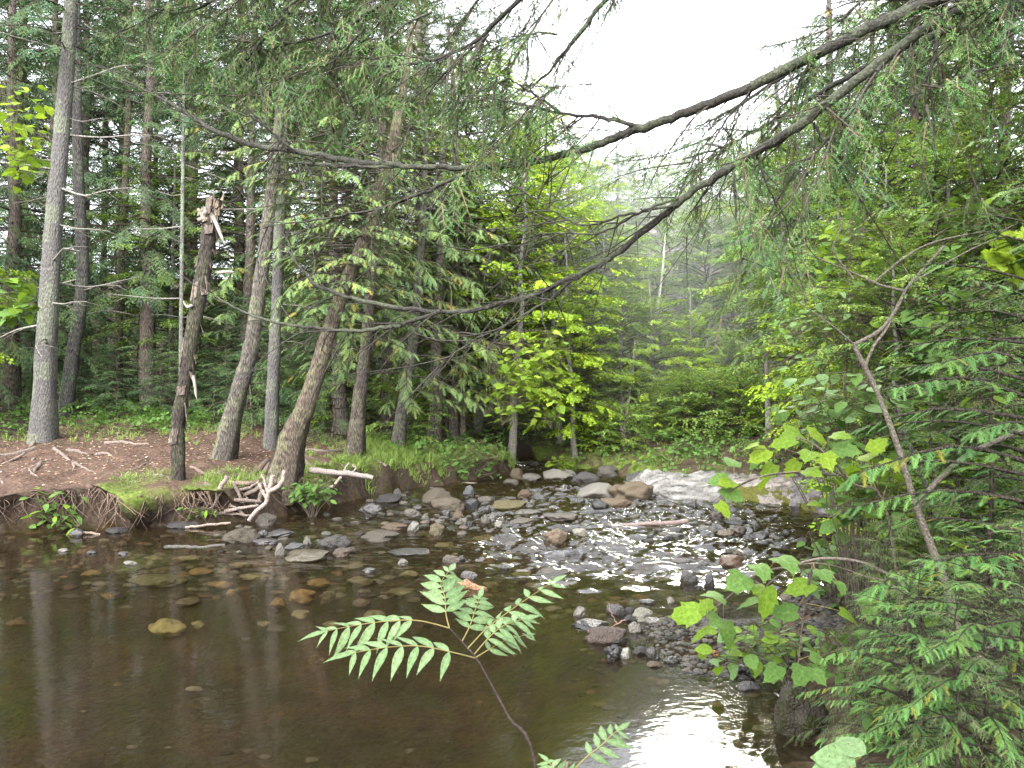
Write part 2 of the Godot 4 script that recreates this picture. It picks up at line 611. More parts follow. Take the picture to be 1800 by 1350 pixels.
var stone_kinds := []
func build_stones() -> void:
	for i in 10:
		stone_kinds.push_back(stone_mesh(40 + i * 7, 3, 0.55 if i < 5 else 0.9))
	stone_kinds.push_back(stone_mesh(301, 3, 0.8, 0.62))   # 10: mossy
	var grey := Color(0.30, 0.285, 0.275)
	var dark := Color(0.12, 0.115, 0.125)
	var black := Color(0.06, 0.058, 0.065)
	var tan_ := Color(0.36, 0.29, 0.225)
	var pale := Color(0.50, 0.49, 0.48)
	var brown := Color(0.24, 0.18, 0.14)
	var wet := "stone_wet"
	var dry := "stone"
	# far boulders below the wooded bend
	stone(1078, 1160, 843, 881, tan_, dry, "large tan pyramid-shaped boulder in front of the pale bedrock", "boulders at the bend", 7)
	stone(1015, 1090, 843, 875, pale, dry, "pale low boulder with a sloping top beside the tan pyramid boulder", "boulders at the bend", 6)
	stone(1057, 1117, 872, 892, tan_ * 0.95, dry, "long flat tan boulder at the foot of the pyramid boulder", "boulders at the bend", 2)
	stone(1038, 1068, 878, 897, black, wet, "wet black rock against the end of the long flat tan boulder", "boulders at the bend")
	stone(1009, 1056, 827, 849, dark * 1.5, dry, "dark round boulder with grass at its side at the bend", "boulders at the bend", 0)
	stone(1048, 1088, 816, 838, grey * 0.8, dry, "rounded grey boulder behind the dark round boulder", "boulders at the bend", 1)
	stone(1103, 1156, 826, 842, dark * 1.7, dry, "low dark grey boulder behind the pale bedrock sheet", "boulders at the bend", 3)
	stone(1160, 1226, 822, 838, grey * 0.8, dry, "long low grey boulder at the back of the bedrock sheet", "boulders at the bend", 4)
	stone(946, 1003, 823, 842, pale, dry, "pale boulder where the white water enters the bend", "boulders at the bend", 5)
	stone(988, 1014, 824, 839, pale * 0.8, dry, "small pale boulder beside the inflowing white water", "boulders at the bend", 0)
	stone(895, 922, 820, 841, tan_ * 0.9, dry, "upright brown stone at the end of the grassy bank", "boulders at the bend", 8)
	stone(915, 948, 830, 843, pale * 0.8, dry, "pinkish grey stone below the dark hollow", "boulders at the bend", 4)
	stone(880, 915, 840, 852, grey, dry, "grey stone with a thin branch lying over it", "boulders at the bend")
	stone(1014, 1030, 871, 885, dark, wet, "small dark stone between the two pale boulders", "boulders at the bend")
	# cluster under the grassy bank
	stone(738, 790, 853, 885, Color(0.21, 0.185, 0.155), dry, "tallest grey-brown boulder below the grassy bank", "boulders below the grassy bank", 6)
	stone(757, 815, 871, 897, Color(0.25, 0.22, 0.18), dry, "rounded brown boulder leaning on the tallest boulder", "boulders below the grassy bank", 1)
	stone(660, 703, 866, 884, dark, dry, "dark slab-shaped stone close under the root bank", "boulders below the grassy bank", 2)
	stone(690, 705, 857, 872, grey * 0.8, dry, "small grey stone set on end beside the dark slab stone", "boulders below the grassy bank")
	stone(630, 668, 882, 902, dark * 0.9, wet, "dark wet stone in the shaded corner of the bank", "boulders below the grassy bank", 3)
	stone(815, 836, 853, 870, Color(0.26, 0.28, 0.33), dry, "smooth blue-grey stone alone before the shaded bank", "boulders below the grassy bank", 5)
	stone(815, 844, 872, 896, black, wet, "glossy black stone with water sheeting down it", "boulders below the grassy bank", 8)
	stone(841, 868, 870, 885, grey * 0.8, dry, "grey stone behind the mossy log-shaped boulder", "boulders below the grassy bank")
	stone(865, 924, 876, 895, Color(0.27, 0.24, 0.14), dry, "long rounded boulder with yellow-green moss along its foot", "boulders below the grassy bank", 2)
	stone(911, 935, 859, 874, brown, dry, "small brown stone alone in the dark pool by the rapids", "boulders below the grassy bank")
	stone(909, 952, 893, 905, grey, wet, "flat grey stone just awash below the mossy boulder", "boulders below the grassy bank", 0)
	stone(899, 941, 908, 921, Color(0.27, 0.25, 0.22), dry, "long flat stone parted from the others by dark water", "boulders below the grassy bank", 2)
	stone(962, 1024, 897, 914, Color(0.36, 0.33, 0.32), dry, "grey saddle-backed stone at the edge of the rapids", "boulders below the grassy bank", 4)
	stone(957, 1003, 928, 957, Color(0.40, 0.31, 0.25), dry, "rust-tinted pointed boulder standing alone in midstream", "boulders below the grassy bank", 7)
	# smaller stones of the upper shallows: [u0, u1, v0, v1, colour, wet]
	var few := "stones scattered over the shallows below the bank"
	for s in [[709, 737, 893, 907, grey, 0], [672, 714, 916, 932, brown, 0], [717, 737, 915, 934, grey, 1], [754, 779, 918, 940, Color(0.28, 0.24, 0.17), 0], [763, 783, 911, 922, grey, 0], [636, 697, 927, 951, Color(0.2, 0.18, 0.155), 0], [793, 815, 897, 911, brown, 0], [807, 824, 909, 921, grey, 0], [816, 832, 914, 925, black, 1], [844, 863, 907, 923, grey, 0], [860, 873, 902, 915, grey, 1], [870, 883, 914, 927, pale, 0], [831, 842, 899, 913, dark, 1], [683, 755, 962, 977, dark, 1], [700, 717, 981, 992, grey, 1], [777, 809, 973, 990, Color(0.3, 0.26, 0.25), 0], [804, 817, 975, 985, dark, 1], [809, 839, 1001, 1017, Color(0.34, 0.33, 0.37), 0], [878, 895, 992, 1002, dark, 1], [638, 659, 996, 1006, dark, 1], [724, 742, 886, 897, dark, 1], [776, 792, 895, 905, dark, 1], [740, 752, 903, 912, grey, 0], [850, 862, 889, 898, dark, 1]]:
		stone(s[0], s[1], s[2], s[3], s[4], wet if s[5] else dry, "small wet dark stone poking out of the shallows below the bank" if s[5] else "small dry rounded stone in the shallows below the bank", few)
	few = "stones along the root bank"
	for s in [[383, 443, 923, 956, Color(0.19, 0.17, 0.14), 0, 3], [448, 481, 899, 924, Color(0.23, 0.21, 0.2), 0, 1], [467, 514, 928, 944, dark, 1, 2], [450, 469, 930, 943, dark, 1, 0], [443, 488, 943, 958, dark * 1.2, 1, 4], [482, 501, 952, 976, Color(0.33, 0.32, 0.30), 0, 6], [500, 533, 952, 966, Color(0.2, 0.21, 0.24), 0, 2], [530, 546, 942, 958, grey, 0, 5], [500, 569, 961, 988, Color(0.16, 0.135, 0.09), 1, 2], [555, 609, 937, 963, dark * 1.3, 0, 3], [584, 613, 960, 978, Color(0.23, 0.18, 0.16), 0, 1], [284, 328, 914, 929, dark, 0, 9], [324, 352, 914, 927, dark, 0, 8], [176, 216, 924, 938, dark, 0, 9], [119, 143, 929, 944, dark, 1, 7], [214, 236, 985, 993, pale, 0, 2], [99, 116, 962, 970, grey, 1, 3], [150, 166, 966, 974, dark, 1, 0], [205, 222, 968, 976, dark, 1, 1]]:
		stone(s[0], s[1], s[2], s[3], s[4], wet if s[5] else dry, "dark wet stone lying along the foot of the root bank" if s[5] else "dull grey-brown stone lying along the foot of the root bank", few, s[6])
	# rapids
	few = "stones breaking the rapids"
	for s in [[1209, 1230, 880, 893, black, 1], [1246, 1273, 898, 912, Color(0.1, 0.07, 0.06), 1], [1109, 1135, 910, 920, dark, 1], [1223, 1265, 923, 940, dark, 1], [1263, 1293, 929, 942, brown, 1], [1285, 1319, 923, 941, Color(0.15, 0.12, 0.11), 1], [1325, 1361, 933, 948, dark, 1], [1327, 1361, 947, 958, black, 1], [1138, 1151, 938, 946, black, 1], [1164, 1181, 940, 950, black, 1], [1180, 1203, 935, 944, dark, 1], [1188, 1201, 925, 937, dark, 1], [1276, 1318, 911, 923, black, 1], [1322, 1339, 919, 930, black, 1], [1226, 1245, 985, 998, dark, 1], [1289, 1306, 965, 976, brown, 1], [1223, 1236, 1026, 1035, dark, 1], [1082, 1098, 893, 900, black, 1], [1044, 1056, 897, 905, black, 1], [1127, 1154, 1053, 1063, dark, 1], [1060, 1072, 902, 908, black, 1], [1152, 1166, 928, 935, dark, 1], [1300, 1316, 946, 953, dark, 1], [1376, 1396, 930, 940, black, 1], [1240, 1254, 916, 923, dark, 1], [1400, 1424, 944, 958, dark, 1]]:
		stone(s[0], s[1], s[2], s[3], s[4], wet, "small dark stone breaking the glittering rapids", few)
	stone(1008, 1033, 927, 941, Color(0.62, 0.61, 0.58), dry, "whitest small stone beside the rust-tinted boulder", few, 1)
	stone(1184, 1222, 978, 992, Color(0.33, 0.31, 0.34), dry, "lilac-grey flat stone at the lower edge of the rapids", few, 2)
	stone(1266, 1313, 971, 998, Color(0.26, 0.17, 0.13), wet, "glossy red-brown boulder at the lower edge of the rapids", few, 1)
	stone(1197, 1228, 1000, 1024, dark, wet, "tilted dark slab with a white wet edge", few, 9)
	stone(1238, 1260, 1004, 1030, black, wet, "black stone standing on end beside the tilted slab", few, 8)
	stone(1171, 1186, 1048, 1061, pale, dry, "small pinkish pale stone above the gravel bar", few, 5)
	# gravel bar
	few = "cobbles on the gravel bar"
	for s in [[1012, 1076, 1082, 1106, black, 1, "long black wet cobble at the tip of the gravel bar"], [1068, 1101, 1059, 1081, Color(0.22, 0.22, 0.25), 0, "slate-grey cobble at the water edge of the gravel bar"], [1115, 1148, 1064, 1091, Color(0.5, 0.5, 0.46), 0, "palest cobble on the gravel bar"], [1035, 1101, 1096, 1131, Color(0.2, 0.16, 0.15), 0, "largest brown cobble with a twig lying on it"], [1065, 1098, 1131, 1159, black, 1, "black upright cobble at the lower edge of the gravel bar"], [1087, 1113, 1136, 1159, pale, 1, "shiny pale cobble against the black upright cobble"], [1197, 1258, 1112, 1138, Color(0.2, 0.17, 0.14), 0, "flat brown cobble half under the big leaves"], [1267, 1304, 1142, 1168, Color(0.24, 0.24, 0.26), 0, "grey cobble next to the orange driftwood"], [1302, 1334, 1161, 1188, black, 1, "black blocky cobble at the inner end of the bar"], [1298, 1336, 1192, 1214, Color(0.27, 0.27, 0.3), 0, "grey wedge-shaped stone in the water above the mossy boulder"], [1298, 1329, 1119, 1134, Color(0.3, 0.12, 0.1), 0, "red cobble on the gravel bar"]]:
		stone(s[0], s[1], s[2], s[3], s[4], wet if s[5] else dry, s[6], few)
	for s in [[1100, 1116, 1065, 1081, dark], [1097, 1118, 1078, 1093, dark], [1060, 1103, 1111, 1131, dark], [1100, 1129, 1092, 1113, grey], [1137, 1168, 1082, 1101, grey], [1113, 1141, 1132, 1151, dark], [1137, 1159, 1136, 1158, dark], [1137, 1163, 1159, 1173, brown], [1010, 1030, 1064, 1084, grey], [1180, 1200, 1126, 1142, dark], [1168, 1192, 1150, 1166, dark], [1212, 1232, 1150, 1164, grey], [1234, 1250, 1138, 1150, dark], [1300, 1318, 1138, 1152, grey], [1340, 1360, 1128, 1142, dark], [1325, 1345, 1100, 1114, dark], [1270, 1290, 1104, 1118, grey], [1240, 1258, 1096, 1108, dark], [1206, 1222, 1066, 1076, dark], [1226, 1246, 1060, 1072, black], [1250, 1270, 1066, 1078, dark], [1378, 1408, 1034, 1056, brown], [1350, 1376, 1058, 1078, dark], [1346, 1366, 1172, 1186, dark], [1400, 1420, 1090, 1106, dark]]:
		stone(s[0], s[1], s[2], s[3], s[4], dry if rng.randf() < 0.5 else wet, "small cobble lying on the gravel bar", few)
	stone(1364, 1468, 1188, 1296, Color(0.13, 0.115, 0.10), dry, "big mossy boulder at the water's edge under the hemlock boughs", "", 10)
	# under water
	few = "stones lying on the stream bed under clear water"
	stone(248, 314, 1088, 1120, Color(0.46, 0.38, 0.15), "stone_under", "large ochre stone lying alone on the bed of the pool", few, 7)
	stone(505, 548, 1033, 1058, Color(0.42, 0.27, 0.11), "stone_under", "rusty orange rounded stone under water before the root bank", few, 1)
	stone(215, 306, 1006, 1032, Color(0.22, 0.2, 0.1), "stone_under", "broad greenish slab under water in the pool", few, 2)
	for s in [[450, 476, 1090, 1104], [397, 411, 1034, 1046], [535, 576, 1014, 1031], [330, 372, 996, 1010], [420, 470, 1004, 1020], [560, 590, 1040, 1060], [470, 500, 1050, 1066], [600, 660, 1010, 1030], [360, 400, 1020, 1034], [300, 340, 1050, 1064], [170, 200, 1040, 1052], [510, 540, 1070, 1086], [620, 650, 1050, 1066], [680, 720, 1030, 1046], [585, 640, 985, 1000], [700, 735, 1000, 1014], [760, 800, 950, 964], [830, 870, 940, 954], [880, 920, 950, 964], [250, 280, 975, 986], [310, 350, 975, 986], [400, 440, 985, 998], [640, 676, 1070, 1088], [140, 170, 1000, 1012], [330, 360, 1090, 1104], [560, 600, 1090, 1106], [905, 940, 1000, 1014], [850, 880, 1020, 1034], [940, 975, 1030, 1044], [990, 1020, 1020, 1034], [1150, 1180, 1010, 1022], [1090, 1130, 1025, 1040]]:
		stone(s[0], s[1], s[2], s[3], [Color(0.36, 0.23, 0.1), Color(0.26, 0.22, 0.12), Color(0.2, 0.16, 0.1), Color(0.33, 0.28, 0.15)][rng.randi_range(0, 3)], "stone_under", "brown cobble lying under the clear brown water", few)
	# the pale bedrock sheets on the far side of the rapids
	bedrock("pale sunlit sheet of bedrock sloping into the rapids", [[1098, 842, 0.0], [1118, 862, 0.0], [1165, 876, 0.0], [1215, 882, 0.0], [1262, 880, 0.0], [1300, 874, 0.0]], [[1118, 836, 0.2], [1140, 834, 0.24], [1170, 832, 0.28], [1225, 831, 0.3], [1290, 833, 0.3], [1320, 835, 0.3]], Color(0.29, 0.275, 0.26), 0.0)
	bedrock("bedrock ledge with yellow-green moss along its wet foot", [[1256, 878, 0.0], [1300, 880, 0.0], [1345, 884, 0.0], [1395, 889, 0.0], [1420, 890, 0.0]], [[1262, 850, 0.22], [1300, 841, 0.3], [1350, 838, 0.34], [1400, 836, 0.34], [1425, 836, 0.36]], Color(0.33, 0.29, 0.26), 0.75)
	bedrock("layered grey bedrock block with a dark undercut face", [[1384, 893, 0.0], [1410, 896, 0.0], [1450, 900, 0.0], [1500, 905, 0.0], [1560, 912, 0.0]], [[1392, 852, 0.3], [1420, 838, 0.42], [1450, 836, 0.42], [1500, 848, 0.36], [1570, 862, 0.3]], Color(0.28, 0.25, 0.25), 0.25)
	# gravel, bed pebbles
	var peb := stone_mesh(77, 1, 0.3)
	var pm: StandardMaterial3D = mats.stone.duplicate()
	pm.roughness = 0.6
	pm.metallic_specular = 0.22
	pm.albedo_texture = null
	peb.surface_set_material(0, pm)
	var xs := []
	var cs := []
	for i in 5200:
		var a := rr(0, TAU)
		var q := sqrt(rng.randf()) * 1.25
		var x := 1.38 + cos(a) * q * 0.95
		var d := 6.25 + sin(a) * q * 0.85
		if i % 3 == 0:
			x = rr(1.2, 3.6); d = rr(5.2, 9.5)
		var h := height(x, d)
		if h < -0.05 or h > 0.3:
			continue
		var s := rr(0.015, 0.05)
		xs.push_back(Transform3D(Basis(Vector3.UP, rr(0, TAU)).scaled(Vector3(s * rr(1, 1.7), s * 0.7, s)), Vector3(x, h + s * 0.1, -d)))
		var t := rr(0.012, 0.055)
		cs.push_back(Color(t * rr(1.0, 1.15), t, t * rr(0.78, 0.98)))
	# small cobbles that fill the shallows between the larger stones
	for q in [[720.0, 905.0, 150.0, 26.0, 60], [800.0, 915.0, 110.0, 16.0, 45], [1200.0, 935.0, 170.0, 22.0, 80], [470.0, 950.0, 130.0, 18.0, 25], [700.0, 870.0, 90.0, 12.0, 40]]:
		for i in int(q[4]):
			var w := on_water(q[0] + rng.randfn() * q[2] * 0.6, clampf(q[1] + rng.randfn() * q[3] * 0.7, 845.0, 1000.0))
			var s := rr(0.04, 0.13)
			xs.push_back(Transform3D(Basis(Vector3.UP, rr(0, TAU)).scaled(Vector3(s * rr(1, 1.6), s * 0.7, s)), w + Vector3(0, rr(-0.025, 0.008), 0)))
			var t := rr(0.012, 0.05)
			cs.push_back(Color(t * rr(1.0, 1.2), t, t * rr(0.75, 0.95)))
	scatter("gravel", peb, xs, cs, "dark wet gravel of the bar and of the shallows between the stones", "gravel")
	var peb2 := stone_mesh(78, 1, 0.2)
	peb2.surface_set_material(0, mats.stone_under)
	xs = []
	cs = []
	for i in 8000:
		var d := rr(4.0, 17.5)
		var x := rr(-0.66, 0.5) * d
		if x < -7.2 or x > 5.0:
			continue
		var h := height(x, d)
		if h > 0.0 or (h < -0.25 and rng.randf() < 0.96):
			continue
		var s := rr(0.03, 0.12) * (1.4 if rng.randf() < 0.12 else 1.0)
		if d < 7.0:
			s *= 0.6
		xs.push_back(Transform3D(Basis(Vector3.UP, rr(0, TAU)).scaled(Vector3(s * rr(1, 1.8), s * 0.5, s)), Vector3(x, minf(h + s * 0.05, -0.02 - s * 0.2), -d)))
		var t := rr(0.12, 0.45)
		cs.push_back([Color(0.30, 0.19, 0.09), Color(0.22, 0.18, 0.10), Color(0.15, 0.13, 0.09), Color(0.12, 0.09, 0.06), Color(0.33, 0.27, 0.16)][rng.randi_range(0, 4)] * t)
	scatter("streambed_pebbles", peb2, xs, cs, "brown and ochre pebbles of the stream bed under clear water", "pebbles")

func bedrock(label: String, front: Array, back: Array, col: Color, moss: float) -> void:
	# a tilted sheet between its wet front edge and its back edge, with layered steps, an overhanging front face and a body below
	var g := Geo.new()
	var fr := []
	var bk := []
	for q in front:
		fr.push_back(on_water(q[0], q[1]))
	for q in back:
		var d: float = (EYE - q[2]) * F / (q[1] - 675.0)
		bk.push_back(pt(q[0], q[1], maxf(d, 14.6)))
		bk[-1].y = q[2]
	var nu := 70
	var nv := 36
	var grid := []
	for i in nu + 1:
		var s := float(i) / nu * (fr.size() - 1)
		var k := mini(int(s), fr.size() - 2)
		var a: Vector3 = fr[k].lerp(fr[k + 1], s - k)
		var b: Vector3 = bk[k].lerp(bk[k + 1], s - k)
		var row := []
		for j in nv + 1:
			var t := (float(j) - 3.0) / (nv - 6.0)
			var p := a.lerp(b, clampf(t, 0, 1))
			var step := floorf(t * 4.0 + n_mid.get_noise_2d(p.x * 0.7, p.z * 0.7) * 1.2)
			p.y = lerpf(p.y + 0.07, 0.05 + 0.06 * step, 0.45) + n_mid.get_noise_2d(p.x, p.z) * 0.05 + n_fine.get_noise_2d(p.x * 1.2, p.z * 3.0) * 0.05
			p.y = maxf(p.y, 0.01)
			if t < 0.0:
				p.y = lerpf(p.y, -0.3, minf(1.0, -t * 8.0))
				p.z -= t * 1.0
			if t > 1.0:
				p.y -= (t - 1.0) * 2.5
				p.z -= (t - 1.0) * 3.0
			var e := minf(float(i), float(nu - i))
			if e < 2:
				p.y -= (2 - e) * 0.16
			row.push_back(p)
		grid.push_back(row)
	for i in nu:
		for j in nv:
			var m: Vector3 = (grid[i][j] + grid[i + 1][j + 1]) * 0.5
			var c := col * (1.0 + 0.9 * n_mid.get_noise_2d(m.x * 0.8, m.z * 3.0) + 0.8 * n_fine.get_noise_2d(m.x * 0.6, m.z * 2.0))
			if moss > 0.0 and m.y < 0.16 + 0.1 * n_mid.get_noise_2d(m.x, m.z * 2.0 + 5.0) and n_mid.get_noise_2d(m.x * 1.1 + 4.0, m.z) < moss - 0.35:
				c = Color(0.16, 0.16, 0.03)
			g.tri(grid[i][j], grid[i][j + 1], grid[i + 1][j + 1], c)
			g.tri(grid[i][j], grid[i + 1][j + 1], grid[i + 1][j], c)
	one("bedrock_ledge", g.mesh(mats.stone), Transform3D(), label, "rock", "bedrock ledges by the rapids")

# ---------------------------------------------------------------- foliage
func conifer_spray(length: float, twigs: int, twig: float, gap: float, needle: float, wide: float, col: Color, hang: float) -> Geo:
	var g := Geo.new()
	var stem := Color(0.10, 0.08, 0.06)
	g.tri(Vector3(0, 0, -0.004), Vector3(length, -hang * length, 0), Vector3(0, 0, 0.004), stem)
	for i in twigs:
		var t := (i + 0.5) / twigs
		var s := 1.0 if i % 2 == 0 else -1.0
		var p := Vector3(length * t, -hang * length * t * t, 0)
		var tl := twig * (1.0 - 0.55 * t) * rr(0.7, 1.2)
		var a := rr(0.55, 0.95) if i < twigs - 1 else 0.05
		var dir := Vector3(cos(a), rr(-0.35, 0.05) - hang, s * sin(a)).normalized()
		g.tri(p + Vector3(-0.002, 0, 0), p + dir * tl, p + Vector3(0.003, 0, 0), stem)
		var k := 0
		var q := 0.25 * gap
		while q < tl:
			for e in [-1.0, 1.0]:
				var b: float = a * s + e * rr(0.5, 0.95)
				var nd := Vector3(cos(b), dir.y + rr(-0.3, 0.3), sin(b)).normalized()
				var base := p + dir * q
				var acr := nd.cross(Vector3.UP + Vector3(rr(-0.7, 0.7), 0, rr(-0.7, 0.7))).normalized() * wide * 0.5
				var nl := needle * rr(0.75, 1.15) * (1.0 - 0.3 * q / tl)
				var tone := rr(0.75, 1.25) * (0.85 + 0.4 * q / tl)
				g.tri(base - acr, base + nd * nl, base + acr, col * tone)
			q += gap
			k += 1
	return g

func cedar_spray(length: float, fingers: int, col: Color, hang: float) -> Geo:
	# a flat fan of blunt scaly fingers
	var g := Geo.new()
	for i in fingers:
		var t := (i + 0.3) / fingers
		var s := 1.0 if i % 2 == 0 else -1.0
		var p := Vector3(length * t, -hang * length * t * t, 0)
		var a := s * rr(0.45, 0.8) * (1.0 - 0.75 * t)
		var fl := length * rr(0.32, 0.5) * (1.0 - 0.35 * t)
		var dir := Vector3(cos(a), -hang * (0.4 + t) + rr(-0.12, 0.08), sin(a)).normalized()
		var acr := dir.cross(Vector3.UP).normalized() * 0.006
		var tone := rr(0.75, 1.25)
		g.tri(p - acr, p + dir * fl, p + acr, col * tone)
		for k in 3:
			var b := a + (0.55 if k % 2 == 0 else -0.55) * rr(0.7, 1.2)
			var q := p + dir * fl * (0.25 + 0.24 * k)
			var sd := Vector3(cos(b), dir.y + rr(-0.15, 0.1), sin(b)).normalized()
			var ac := sd.cross(Vector3.UP).normalized() * length * 0.015
			var sl := fl * (0.5 - 0.08 * k) * rr(0.8, 1.2)
			g.tri(q - ac * 0.5, q + sd * sl * 0.7 - ac, q + sd * sl, col * tone * rr(0.85, 1.2))
			g.tri(q - ac * 0.5, q + sd * sl, q + sd * sl * 0.6 + ac, col * tone * rr(0.85, 1.2))
	return g

func broad_spray(length: float, leaves: int, size: float, wide: float, col: Color, hang: float) -> Geo:
	var g := Geo.new()
	g.tri(Vector3(0, 0, -0.004), Vector3(length, -hang * length, 0), Vector3(0, 0, 0.004), Color(0.1, 0.08, 0.06))
	for i in leaves:
		var t := (i + 0.6) / leaves
		var s := 1.0 if i % 2 == 0 else -1.0
		var p := Vector3(length * t, -hang * length * t * t, 0)
		var a := s * rr(0.5, 1.3) * (1.0 - 0.6 * t)
		var ld := Vector3(cos(a), rr(-0.55, 0.1), sin(a)).normalized()
		var up := (Vector3.UP + Vector3(rr(-0.5, 0.5), 0, rr(-0.5, 0.5))).normalized()
		var acr := ld.cross(up).normalized()
		var nn := acr.cross(ld)
		var sz := size * rr(0.7, 1.25)
		var q := p + ld * sz * 0.35
		var tip := q + ld * sz - nn * sz * 0.12
		var l := q + ld * sz * 0.42 - acr * sz * wide + nn * sz * 0.1
		var r := q + ld * sz * 0.42 + acr * sz * wide + nn * sz * 0.1
		var tone := rr(0.75, 1.25)
		g.tri(q, l, tip, col * tone)
		g.tri(q, tip, r, col * tone * 0.93)
		var l2 := q + ld * sz * 0.75 - acr * sz * wide * 0.75
		var r2 := q + ld * sz * 0.75 + acr * sz * wide * 0.75
		g.tri(l, l2, q + ld * sz * 0.6, col * tone)
		g.tri(r, q + ld * sz * 0.6, r2, col * tone)
	return g

# crown: foliage on limbs round an axis from y = 0 to h; the limbs are its second surface
func crown(o: Dictionary) -> ArrayMesh:
	rng.seed = o.seed
	var fol := Geo.new()
	var wood := Geo.new()
	var h: float = o.h
	var limbs: int = o.limbs
	var sprays: Array = o.sprays
	var size: float = o.get("size", 1.0)
	var skip: float = o.get("skip", 0.0)
	var lumps := n_low
	for i in limbs:
		var t := (i + rr(-0.4, 0.4)) / limbs
		t = clampf(t, 0.0, 1.0)
		var prof := 0.0
		match o.shape:
			"cone":
				prof = pow(1.0 - t, 0.8) * 0.94 + 0.06
			"round":
				prof = sqrt(maxf(0.03, 1.0 - pow(absf(2.0 * t - 0.85), 2.2)))
			"column":
				prof = pow(sin(PI * (0.14 + 0.84 * t)), 0.6)
		var az := i * 2.4 + rr(-0.5, 0.5)
		var reach: float = o.r * prof * rr(0.6, 1.15)
		var rise: float = lerpf(o.rise0, o.rise1, t) + rr(-0.12, 0.12)
		var out := Vector3(cos(az), 0, sin(az))
		var y0 := h * t
		var a := Vector3(0, y0, 0)
		var sag: float = o.sag
		var b := out * reach * 0.5 + Vector3(0, y0 + rise * reach * 0.5, 0)
		var c := out * reach + Vector3(0, y0 + rise * reach - sag * reach * reach, 0)
		var line := smooth_line([a, b, c], 3)
		tube(wood, line, smooth_vals([0.004 + 0.010 * reach, 0.003 + 0.006 * reach, 0.002], 3), 4, Color(0.16, 0.13, 0.11))
		var n := maxi(2, int(reach / o.gap))
		for k in n:
			var q := lerpf(0.22, 1.0, (k + rng.randf()) / n)
			var fi := q * (line.size() - 1)
			var lo := mini(int(fi), line.size() - 2)
			var p := line[lo].lerp(line[lo + 1], fi - lo)
			if lumps.get_noise_3dv(p * 2.3 + Vector3(o.seed * 1.7, 0, 0)) < skip - 0.5:
				continue
			var dir := (line[lo + 1] - line[lo]).normalized()
			for s in [-1.0, 1.0]:
				var yaw: float = s * rr(0.35, 1.1) if k < n - 1 else s * 0.25
				var sd := dir.rotated(Vector3.UP, yaw)
				sd.y += rr(-0.25, 0.12) - o.get("hang", 0.1)
				var g: Geo = sprays[rng.randi_range(0, sprays.size() - 1)]
				var sc := size * rr(0.7, 1.2) * (1.15 - 0.35 * q)
				var up := (Vector3.UP + Vector3(rr(-0.3, 0.3), 0, rr(-0.3, 0.3))).normalized()
				fol.add(g, Transform3D(aim(sd, up, Vector3(sc, sc, sc)), p), rng.randi_range(0, maxi(0, g.cs.size() - 1)))
	var m := fol.into(ArrayMesh.new())
	m.surface_set_material(0, o.mat)
	wood.into(m)
	m.surface_set_material(1, mats.bark_brown)
	return m

var crowns := {}
var sprays := {}

func tone_list(k: float, warm := 0.0) -> Array:
	return [Color(1, 1, 1), Color(1.0 - k, 1.0 - k, 1.0 - k), Color(1.0 + k, 1.0 + k, 1.0 + k * 0.5), Color(1.1 + warm, 1.0, 0.8), Color(0.85, 0.95, 1.05)]

